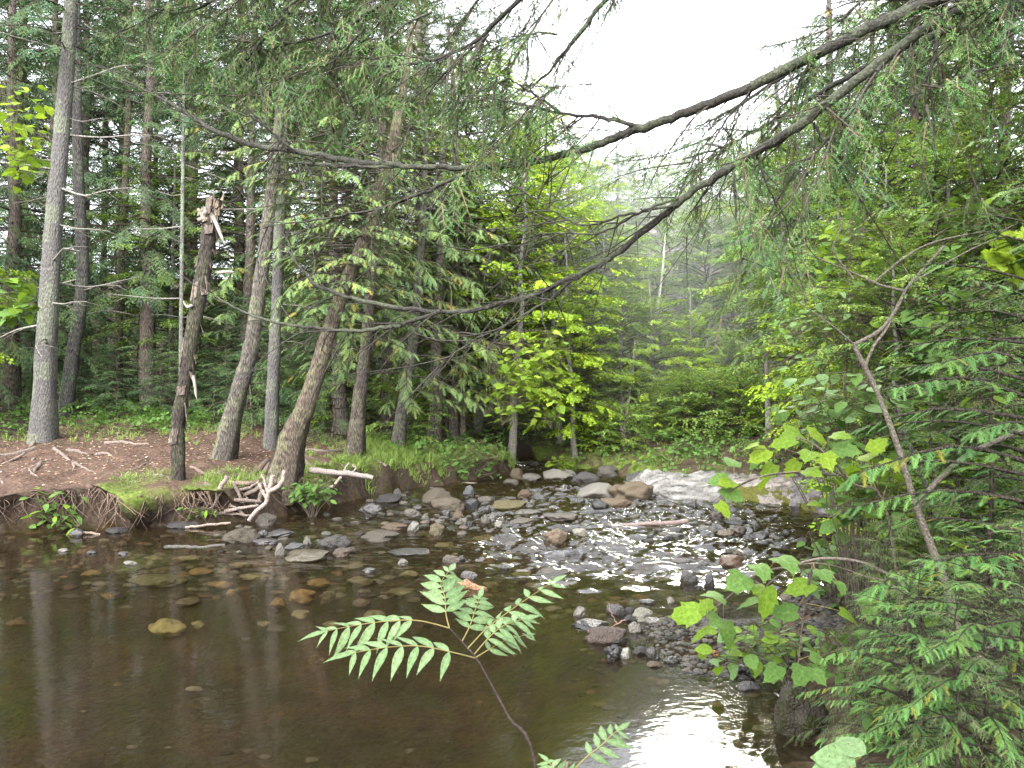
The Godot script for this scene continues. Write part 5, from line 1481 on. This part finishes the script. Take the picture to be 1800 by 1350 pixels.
func build_sapling() -> void:
	rng.seed = 31
	var d := 2.3
	var foot := pt(985, 1480, 2.0)
	foot.y = minf(foot.y, height(foot.x, 2.0))
	var o := thing("ash_sapling", foot, "slender sapling with compound leaves standing before the dark pool", "sapling")
	var g := Geo.new()
	tube(g, smooth_line([Vector3.ZERO, pt(942, 1352, 2.1) - foot, pt(895, 1262, 2.17) - foot, pt(862, 1200, 2.22) - foot, pt(838, 1158, 2.26) - foot, pt(812, 1128, d) - foot, pt(790, 1104, d) - foot], 5), smooth_vals([0.005, 0.0042, 0.0038, 0.0034, 0.003, 0.0026, 0.0022], 5), 7, Color(0.06, 0.047, 0.042), 0.08)
	part("stem", g.mesh(mats.bark_near), o)
	var up := Vector3(0.05, 0.85, 0.45)
	frond(o, [[790, 1104, d], [735, 1091, 2.28], [680, 1092, 2.26], [620, 1100, 2.24], [572, 1110, 2.22]], 8, 0.086, "ash", up)
	frond(o, [[835, 1157, 2.26], [800, 1148, 2.22], [740, 1136, 2.18], [680, 1138, 2.14], [620, 1148, 2.1]], 7, 0.088, "ash", up)
	frond(o, [[790, 1104, d], [784, 1080, 2.33], [782, 1050, 2.36], [775, 1025, 2.42], [790, 1003, 2.5]], 8, 0.085, "ash", Vector3(0.1, 0.55, 0.85))
	frond(o, [[812, 1128, d], [826, 1100, 2.36], [836, 1070, 2.42], [842, 1052, 2.46]], 6, 0.078, "ash", Vector3(0.0, 0.6, 0.8))
	frond(o, [[822, 1140, 2.28], [855, 1105, 2.34], [890, 1078, 2.4], [930, 1050, 2.46], [970, 1024, 2.52]], 7, 0.082, "ash", Vector3(-0.2, 0.75, 0.5))
	frond(o, [[832, 1152, 2.27], [860, 1120, 2.3], [885, 1100, 2.32], [920, 1088, 2.36]], 6, 0.08, "ash", up)
	frond(o, [[836, 1156, 2.26], [862, 1140, 2.3], [890, 1125, 2.34], [925, 1116, 2.4]], 5, 0.055, "ash", up)
	foot = pt(1000, 1520, 1.75)
	foot.y = minf(foot.y, height(foot.x, 1.75))
	o = thing("ash_sapling", foot, "tip of a second sapling against the white reflection of the sky", "sapling")
	g = Geo.new()
	tube(g, smooth_line([Vector3.ZERO, pt(990, 1400, 1.8) - foot, pt(1010, 1352, 1.85) - foot], 5), smooth_vals([0.007, 0.005, 0.003], 5), 7, Color(0.17, 0.14, 0.10), 0.08)
	part("stem", g.mesh(mats.bark_near), o)
	frond(o, [[1010, 1352, 1.85], [1032, 1330, 1.87], [1055, 1312, 1.9], [1072, 1295, 1.93], [1086, 1284, 1.95]], 5, 0.062, "ash", Vector3(-0.1, 0.7, 0.6))
	frond(o, [[990, 1400, 1.8], [985, 1372, 1.8], [975, 1352, 1.82], [965, 1340, 1.84]], 4, 0.055, "ash", up)
	foot = pt(1520, 1500, 2.2)
	foot.y = minf(foot.y, height(foot.x, 2.2))
	o = thing("ash_sapling", foot, "sapling tip with two broad leaflets below the mossy boulder", "sapling")
	g = Geo.new()
	tube(g, smooth_line([Vector3.ZERO, pt(1500, 1390, 2.3) - foot, pt(1496, 1345, 2.4) - foot, pt(1515, 1330, 2.42) - foot], 4), smooth_vals([0.006, 0.004, 0.003, 0.002], 4), 6, Color(0.3, 0.28, 0.1))
	part("stem", g.mesh(mats.bark_near), o)
	for q in [[1498, 1338, -1.0, 0.25], [1503, 1335, -0.8, 0.6], [1512, 1330, -0.1, 0.75], [1494, 1350, -1.0, -0.1]]:
		leaf(o, "round", "ash", pt(q[0], q[1], 2.4), Vector3(q[2], 0.05, -q[3] * 0.5), Vector3(0, 0.8, 0.6), 0.12)

func build_near_wood() -> void:
	rng.seed = 404
	# the crooked sapling of the near bank
	var foot := stand(1742, 4.2)
	var o := thing("crooked_sapling", foot, "crooked thin grey sapling forking among the near hemlocks", "tree")
	var c := Color(0.25, 0.215, 0.18)
	for q in [["trunk", [[1715, 1215], [1690, 1130], [1662, 1025], [1625, 930], [1602, 865], [1580, 790], [1542, 690], [1500, 606]], 22, 10], ["limb", [[1500, 606], [1545, 582], [1575, 545], [1592, 510], [1625, 470], [1660, 432]], 9, 5], ["limb", [[1521, 644], [1535, 610], [1560, 575], [1580, 530]], 8, 5], ["limb", [[1592, 512], [1545, 500], [1500, 480], [1440, 455], [1370, 430]], 7, 2], ["limb", [[1535, 498], [1580, 460], [1630, 430], [1700, 412], [1760, 405]], 6, 2], ["limb", [[1598, 500], [1650, 470], [1720, 432], [1780, 410]], 5, 2], ["limb", [[1612, 888], [1655, 838], [1710, 795], [1800, 755], [1900, 720]], 12, 12], ["limb", [[1500, 604], [1460, 570], [1400, 530], [1350, 500]], 4, 2], ["limb", [[1500, 490], [1465, 440], [1478, 400], [1470, 350]], 5, 2], ["limb", [[1692, 1150], [1640, 1190], [1600, 1250], [1580, 1330]], 8, 4], ["limb", [[1705, 1165], [1750, 1130], [1800, 1080]], 10, 8], ["limb", [[1590, 1030], [1520, 990], [1440, 982], [1380, 1000]], 10, 4]]:
		var g := Geo.new()
		var p := []
		var r := []
		for i in q[1].size():
			p.push_back(pt(q[1][i][0], q[1][i][1], 4.2) - foot)
			r.push_back(lerpf(q[2], q[3], float(i) / (q[1].size() - 1)) / F * 4.2 * 0.38)
		if q[0] == "trunk":
			p.push_front(Vector3(0, -0.1, 0))
			r.push_front(r[0])
		tube(g, smooth_line(p, 5), smooth_vals(r, 5), 8, c, 0.1, true)
		part(q[0], g.mesh(mats.bark_near), o)
	# hemlocks and cedars close by
	var tk := plain_trunk("younghemlock", 2.7, 0.03, Color(0.16, 0.12, 0.1), mats.bark_brown)
	for q in [["hemlock_a", 1745, 4.6, 0.8, "young hemlock with flat feathery boughs behind the crooked sapling"], ["thuja_a", 1830, 3.9, 0.8, "young cedar with fanned sprays and rusty tips by the crooked sapling"], ["hemlock_a", 1640, 5.2, 0.62, "low young hemlock over the mossy boulder"], ["hemlock_a", 1800, 3.2, 0.42, "small hemlock with bright feathery boughs at the foot of the crooked sapling"], ["hemlock_a", 1560, 4.0, 0.4, "low hemlock boughs fringing the mossy boulder"], ["hemlock_a", 1680, 2.9, 0.34, "small hemlock at the very edge of the near bank"], ["thuja_a", 1600, 3.2, 0.3, "ankle-high cedar seedling on the near bank"], ["hemlock_a", 1620, 3.6, 0.36, "small hemlock reaching over the water below the mossy boulder"], ["thuja_a", 1730, 3.0, 0.36, "cedar seedling with fine sprays near the lowest hemlock boughs"], ["thuja_a", 1690, 6.0, 0.75, "taller young cedar behind the crooked sapling"], ["hemlock_a", 1880, 5.2, 1.1, "young hemlock at the edge of the near wood"], ["thuja_a", 1660, 8.2, 0.9, "slender cedar behind the broad-leaved bush"]]:
		var at := stand(q[1], q[2])
		tree("young_hemlock" if "hemlock" in q[0] else "young_cedar", at, tk, q[0], 0.02, q[3], rr(0, TAU), q[4], "young conifers of the near bank")
	# the pair of dark trunks on the near slope
	var t := traced("cedar_tree", [[1665, 470], [1668, 400], [1640, 310], [1625, 240], [1610, 120], [1600, -60]], [26, 26, 28, 24, 20, 14], 10.5, Color(0.22, 0.17, 0.15), mats.bark_brown, 0.3, "dark crooked trunk of a pair on the near slope", "pair of dark trunks")
	part("crown", crowns.cedar_b, t[0], Transform3D(Basis(Vector3.UP, 1.0).scaled(Vector3(0.8, 0.8, 0.8)), t[1][22]))
	traced("cedar_tree", [[1672, 480], [1672, 380], [1668, 280], [1664, 160], [1660, 0], [1660, -100]], [22, 20, 19, 17, 14, 8], 11.0, Color(0.2, 0.165, 0.15), mats.bark_brown, 0.3, "dark straight trunk of a pair on the near slope", "pair of dark trunks")
	traced("birch_tree", [[1130, 600], [1138, 550], [1150, 495], [1162, 440], [1170, 380]], [8, 7, 7, 6, 4], 22.0, Color(0.6, 0.58, 0.55), mats.bark_grey, 0.1, "thin white leaning birch stem on the far slope")
	traced("birch_tree", [[1352, 790], [1350, 740], [1348, 690], [1346, 600]], [17, 14, 12, 8], 17.0, Color(0.36, 0.34, 0.32), mats.bark_grey, 0.3, "pale grey trunk where the bedrock meets the far shrubs")
	traced("birch_tree", [[1095, 740], [1103, 690], [1112, 640], [1116, 590]], [9, 7, 6, 4], 20.5, Color(0.36, 0.3, 0.27), mats.bark_grey, 0.1, "thin leaning pinkish stem among the far shrubs")
	traced("dead_tree", [[1690, 675], [1640, 640], [1590, 590], [1565, 560]], [14, 12, 9, 5], 6.5, Color(0.3, 0.29, 0.27), mats.bark_near, 0.0, "mossy dead stem leaning behind the crooked sapling")
	# boughs with big lobed leaves over the gravel bar and the ledge
	leaf_bough("lobed_leaf_shrub", "shrub bough with big lime-green lobed leaves before the bedrock", [[[1560, 905], [1500, 850], [1440, 815], [1380, 790], [1330, 790]], [[1470, 835], [1400, 830], [1330, 840], [1280, 865], [1255, 880]], [[1500, 850], [1430, 780], [1370, 765]]], 4.3, [[1405, 762, 62], [1442, 768, 58], [1375, 775, 55], [1360, 790, 50], [1335, 800, 50], [1285, 808, 52], [1325, 812, 48], [1280, 845, 50], [1290, 868, 55], [1262, 842, 46], [1300, 880, 52], [1275, 895, 42], [1420, 800, 50], [1455, 810, 52], [1490, 790, 58], [1520, 800, 55], [1500, 825, 60], [1470, 838, 50], [1430, 830, 45], [1390, 825, 48], [1350, 830, 45], [1530, 830, 50], [1545, 780, 50], [1570, 815, 45], [1480, 765, 45], [1340, 850, 40], [1560, 850, 48], [1315, 785, 42]], "lobed", ["lime", "mid2", "lime", "lime2"])
	leaf_bough("lobed_leaf_shrub", "shrub bough with large drooping lobed leaves over the gravel bar", [[[1590, 1060], [1510, 1010], [1430, 990], [1370, 1010], [1330, 1050]], [[1400, 995], [1330, 1010], [1280, 1050], [1230, 1090]], [[1430, 990], [1415, 1060], [1405, 1150], [1400, 1200]]], 4.0, [[1385, 985, 75], [1340, 1000, 62], [1300, 1020, 70], [1260, 1045, 60], [1200, 1080, 65], [1235, 1070, 50], [1350, 1060, 70], [1375, 1075, 60], [1310, 1060, 55], [1270, 1090, 60], [1285, 1120, 62], [1225, 1118, 45], [1405, 1030, 62], [1330, 1030, 45], [1530, 1070, 62], [1500, 1085, 55], [1360, 1182, 55], [1410, 1184, 60], [1440, 1190, 45], [1450, 1010, 50], [1480, 1030, 45], [1440, 1160, 40]], "lobed", ["mid", "lime", "mid2", "mid2"])
	# broad-leaved bush in the middle distance: stalks and many leaves
	leafy_bush("broad_leaved_bush", "broad-leaved bush with pale green leaves above the bedrock", 1500, 5.9, [1340, 1640, 640, 800], 210, [14, 26], "round", ["sage", "mid2", "mid"])
	leafy_bush("broad_leaved_bush", "broad-leaved bush with lime leaves under the crooked sapling", 1520, 5.2, [1420, 1600, 780, 960], 120, [16, 30], "round", ["lime", "mid2", "mid"])
	leafy_bush("broad_leaved_bush", "bush with fresh green leaves under the hemlock boughs", 1480, 8.5, [1390, 1620, 370, 520], 170, [12, 22], "round", ["lime", "mid2", "lime2"])
	leafy_bush("bank_herb", "low pale-leaved herbs growing out of the gravel bar", 1400, 5.2, [1230, 1480, 1090, 1190], 130, [12, 26], "round", ["mid2", "sage", "lime"])
	leafy_bush("bank_herb", "low dark herbs round the mossy boulder", 1500, 4.6, [1430, 1640, 1080, 1240], 120, [10, 24], "oval", ["mid", "mid2", "mid"])
	leafy_bush("bank_herb", "herbs with pale leaves between the rapids and the near wood", 1470, 6.3, [1390, 1560, 930, 1080], 130, [12, 24], "round", ["mid", "mid2", "sage"])
	leafy_bush("maple_bough", "bough of bright yellow-green leaves under the old hemlock", 1800, 5.0, [1740, 1810, 410, 480], 26, [22, 36], "lobed", ["sun", "lime2", "sun"], pt(1880, 430, 5.1))
	leafy_bush("maple_bough", "maple bough of lime leaves behind the crooked sapling", 1620, 7.0, [1580, 1780, 500, 640], 150, [14, 26], "lobed", ["lime", "mid2", "mid"], pt(1700, 560, 7.2))
	leafy_bush("maple_bough", "bough of mixed green leaves low before the young cedars", 1700, 5.6, [1620, 1800, 560, 760], 200, [14, 26], "round", ["mid", "lime", "mid2"], pt(1740, 680, 5.8))
	leafy_bush("maple_bough", "hazy green leaves hanging at the back of the crooked sapling", 1480, 8.0, [1340, 1560, 500, 660], 240, [11, 20], "oval", ["mid2", "lime", "sage"], pt(1560, 560, 8.4))
	leafy_bush("maple_bough", "light leaves between the dark trunks and the young cedars", 1720, 8.0, [1600, 1800, 320, 470], 160, [12, 22], "round", ["mid2", "mid", "lime"], pt(1760, 400, 8.4))
	leafy_bush("bank_herb", "knee-high leafy herbs beneath the crooked sapling", 1640, 4.9, [1540, 1700, 880, 1090], 170, [12, 24], "round", ["mid", "mid2", "lime"])
	leafy_bush("bank_herb", "dark low herbs on the bare near bank below the small hemlocks", 1560, 4.0, [1480, 1660, 1180, 1330], 130, [12, 26], "oval", ["mid", "mid2", "mid"])
	# the small bushes of the far bank
	leafy_bush("bank_bush", "small fresh green bush hanging over the shaded water", 110, 10.95, [48, 150, 858, 930], 130, [11, 18], "oval", ["mid2", "lime", "mid2"])
	leafy_bush("bank_bush", "little light green plant at the foot of the snag", 282, 11.3, [268, 298, 872, 900], 34, [8, 13], "oval", ["lime", "mid2", "lime"])
	leafy_bush("bank_bush", "low green plants in the hollow below the tangled roots", 340, 11.4, [310, 400, 890, 912], 60, [7, 12], "oval", ["mid", "lime", "mid2"])
	leafy_bush("bank_bush", "dark green plants beside the forked driftwood branch", 550, 12.0, [500, 600, 835, 885], 170, [8, 14], "oval", ["mid", "mid2", "mid"])
	leafy_bush("bank_bush", "dense leafy plants at the water end of the grassy bank", 830, 16.3, [730, 890, 770, 850], 220, [7, 12], "oval", ["mid", "mid2", "mid"])
	leafy_bush("maple_bough", "bright sunlit leaves reaching past the thick pale spruce", -20, 12.0, [-10, 92, 130, 340], 100, [10, 20], "lobed", ["sun", "lime2", "lime"], pt(-70, 210, 12.3))
	leafy_bush("maple_bough", "green leaves reaching in at knee height beside the thick pale spruce", -30, 13.0, [-10, 60, 480, 580], 50, [14, 24], "lobed", ["mid2", "lime", "mid2"], pt(-70, 520, 13.2))
	leafy_bush("maple_bough", "hanging bough of yellow-green maple leaves over the dark hollow", 930, 16.0, [850, 1010, 580, 760], 260, [9, 17], "lobed", ["sun", "lime2", "lime"], pt(860, 600, 17.2))
	leafy_bush("fern_clump", "bright yellow-green ferns before the far boulders", 1000, 18.6, [960, 1020, 800, 828], 70, [8, 16], "oval", ["sun", "lime2", "lime"])
	leafy_bush("fern_clump", "yellow-green ferns behind the bedrock sheet", 1170, 17.6, [1110, 1200, 790, 828], 110, [8, 16], "oval", ["lime2", "sun", "lime"])
	leafy_bush("bank_bush", "round light green bush beyond the bedrock ledge", 1225, 17.4, [1180, 1270, 765, 832], 170, [7, 12], "oval", ["mid2", "sage", "mid2"])

func leaf_bough(called: String, label: String, stems: Array, d: float, leaves: Array, kind: String, tones: Array) -> void:
	var foot := stand(1600, d)
	var o := thing(called, foot, label, "shrub", "shrubs with big lobed leaves")
	var pts := []
	for s in stems:
		var p := []
		for q in s:
			p.push_back(pt(q[0], q[1], d + n_low.get_noise_2d(q[0] * 0.05, q[1] * 0.05) * 0.5) - foot)
		if s == stems[0]:
			p.push_front(Vector3(0, -0.05, 0))
		var line := smooth_line(p, 6)
		var r := []
		for i in p.size():
			r.push_back(lerpf(0.008, 0.002, float(i) / (p.size() - 1)))
		var g := Geo.new()
		tube(g, line, smooth_vals(r, 6), 6, Color(0.17, 0.14, 0.11), 0.1)
		part("stem", g.mesh(mats.bark_near), o)
		pts.append_array(line)
	for q in leaves:
		var c := pt(q[0], q[1], d + rr(-0.25, 0.25)) - foot
		var near: Vector3 = pts[0]
		for k in pts:
			if k.distance_to(c) < near.distance_to(c):
				near = k
		var size: float = q[2] / F * d * 0.82
		var away := (c - near)
		away.y *= 0.3
		var dir := (away.normalized() + Vector3(rr(-0.5, 0.3), rr(-0.5, -0.05), rr(-0.2, 0.5))).normalized()
		var base := c - dir * size * 0.5
		if near.distance_to(base) > 0.02:
			var g := Geo.new()
			stick(g, near, base, 0.002, 0.0014, 4, Color(0.22, 0.17, 0.08), 0.06)
			part("leaf_stalk", g.mesh(mats.leaf_bright), o)
		leaf(o, kind, tones[rng.randi_range(0, tones.size() - 1)], base + foot, dir, Vector3(rr(-0.4, 0.4), 0.8, 0.5 + rr(-0.3, 0.3)), size)

func leafy_bush(called: String, label: String, u: float, d: float, box: Array, n: int, px: Array, kind: String, tones: Array, from := Vector3.ZERO) -> void:
	var foot := stand(u, d) if from == Vector3.ZERO else from
	var o := thing(called, foot, label, "bush" if not "fern" in called else "fern", called.replace("_", " ") + " plants")
	var depth: float = minf(0.9, (box[1] - box[0]) / F * d * 0.5)
	var g := Geo.new()
	var heads := []
	for i in maxi(5, n / 9):
		var c := pt(rr(box[0], box[1]), rr(box[2], box[3]), d + rr(-depth, depth)) - foot
		heads.push_back(c)
		var m := Vector3(c.x * 0.4, maxf(c.y * 0.5, 0.02), c.z * 0.4) if from == Vector3.ZERO else c * 0.5 + Vector3(0, 0.12, 0)
		tube(g, smooth_line([Vector3(rr(-0.05, 0.05), -0.05, rr(-0.05, 0.05)), m, c], 4), smooth_vals([0.007, 0.005, 0.002], 4), 5, Color(0.17, 0.14, 0.11), 0.1)
	for i in n:
		var hd: Vector3 = heads[rng.randi_range(0, heads.size() - 1)]
		var c := pt(rr(box[0], box[1]), rr(box[2], box[3]), d + rr(-depth, depth)) - foot
		c = c.lerp(hd, rr(0.1, 0.75))
		var size := rr(px[0], px[1]) / F * d * 1.2
		var dir := (Vector3(c.x - hd.x, 0, c.z - hd.z).normalized() * 0.8 + Vector3(rr(-0.6, 0.6), rr(-0.5, 0.2), rr(-0.6, 0.6))).normalized()
		leaf(o, kind, tones[rng.randi_range(0, tones.size() - 1)], c + foot, dir, Vector3(rr(-0.5, 0.5), 1, rr(-0.4, 0.6)), size)
		if c.distance_to(hd) > 0.04:
			stick(g, hd, c, 0.0025, 0.0012, 3, Color(0.17, 0.15, 0.09), 0.08)
	part("stems", g.mesh(mats.bark_near), o)

func _ready() -> void:
	# camera
	var cam := Camera3D.new()
	cam.name = "camera"
	add_child(cam)
	cam.position = Vector3(0, EYE, 0)
	cam.fov = rad_to_deg(2.0 * atan(675.0 / F))
	cam.far = 400.0
	cam.current = true
	# sky, sun, exposure
	var env := Environment.new()
	env.background_mode = Environment.BG_SKY
	var sun_at := Vector3(7.0, 13.5, -24.0).normalized()
	var pano := Image.create_empty(512, 256, false, Image.FORMAT_RGBF)
	for j in 256:
		for i in 512:
			var up := PI * (0.5 - (j + 0.5) / 256.0)
			var around := TAU * ((i + 0.5) / 512.0)
			var dir := Vector3(-sin(around) * cos(up), sin(up), cos(around) * cos(up))
			var c := Vector3(0.9, 0.95, 1.02) * (0.85 + 0.3 * clampf(sin(up), 0, 1))
			var off := dir.angle_to(sun_at)
			c += Vector3(1.0, 0.98, 0.93) * (8.0 * exp(-pow(off / 0.46, 2.0)) + 0.8 * exp(-off / 0.7))
			pano.set_pixel(i, j, Color(c.x, c.y, c.z))
	var sky := PanoramaSkyMaterial.new()
	sky.panorama = ImageTexture.create_from_image(pano)
	env.sky = Sky.new()
	env.sky.sky_material = sky
	env.background_energy_multiplier = 1.0
	env.tonemap_mode = Environment.TONE_MAPPER_LINEAR
	env.tonemap_exposure = 5.7
	env.volumetric_fog_enabled = true
	env.volumetric_fog_density = 0.0
	env.sdfgi_enabled = true
	env.ssao_enabled = true
	env.ssil_enabled = true
	var we := WorldEnvironment.new()
	we.name = "world_environment"
	we.environment = env
	add_child(we)
	var sun := DirectionalLight3D.new()
	sun.name = "sun"
	sun.light_energy = 0.5
	sun.light_angular_distance = 14.0
	sun.light_color = Color(1.0, 0.97, 0.9)
	sun.shadow_enabled = true
	add_child(sun)
	sun.look_at_from_position(sun_at * 30.0, Vector3.ZERO)
	# setting
	n_low.seed = 4; n_low.frequency = 0.22
	n_mid.seed = 7; n_mid.frequency = 0.9
	n_fine.seed = 9; n_fine.frequency = 3.2
	for n in [n_low, n_mid, n_fine]:
		n.noise_type = FastNoiseLite.TYPE_SIMPLEX_SMOOTH
		n.fractal_octaves = 3
	river = PackedVector2Array([Vector2(-40, 10.4), Vector2(-9, 10.6), Vector2(-6.9, 10.7), Vector2(-4.8, 11.2), Vector2(-3.7, 11.6), Vector2(-2.9, 13.4), Vector2(-2.15, 15.0), Vector2(-0.6, 16.4), Vector2(0.2, 17.5), Vector2(0.0, 19.5), Vector2(-1.5, 21.5), Vector2(-0.6, 22.6), Vector2(0.9, 20.6), Vector2(1.6, 19.0), Vector2(2.3, 18.0), Vector2(2.5, 16.0), Vector2(3.0, 14.6), Vector2(4.0, 14.2), Vector2(5.2, 13.6), Vector2(5.7, 12.5), Vector2(5.2, 11.4), Vector2(4.2, 10.0), Vector2(3.4, 8.6), Vector2(2.9, 7.6), Vector2(2.3, 7.0), Vector2(2.0, 6.2), Vector2(1.85, 5.4), Vector2(1.72, 4.6), Vector2(1.2, 3.4), Vector2(0.3, 2.6), Vector2(-2.0, 2.4), Vector2(-9.0, 2.6), Vector2(-40, 3.0)])
	make_materials()
	rng.seed = 1
	build_ground()
	make_foliage()
	build_forest()
	rng.seed = 61
	build_stones()
	make_leaves()
	build_overhang()
	build_near_wood()
	build_sapling()
	# added haze over the far slope, standing in for lens glare
	var mist := FogVolume.new()
	mist.name = "haze"
	mist.shape = RenderingServer.FOG_VOLUME_SHAPE_ELLIPSOID
	mist.size = Vector3(24, 26, 30)
	mist.position = Vector3(4.5, 6.0, -33.0)
	var fm := FogMaterial.new()
	fm.density = 0.015
	fm.albedo = Color(0.97, 0.98, 1.0)
	mist.material = fm
	mist.set_meta("kind", "stuff")
	add_child(mist)
	tag(mist, "pale haze over the wooded slope beyond the bend", "haze")
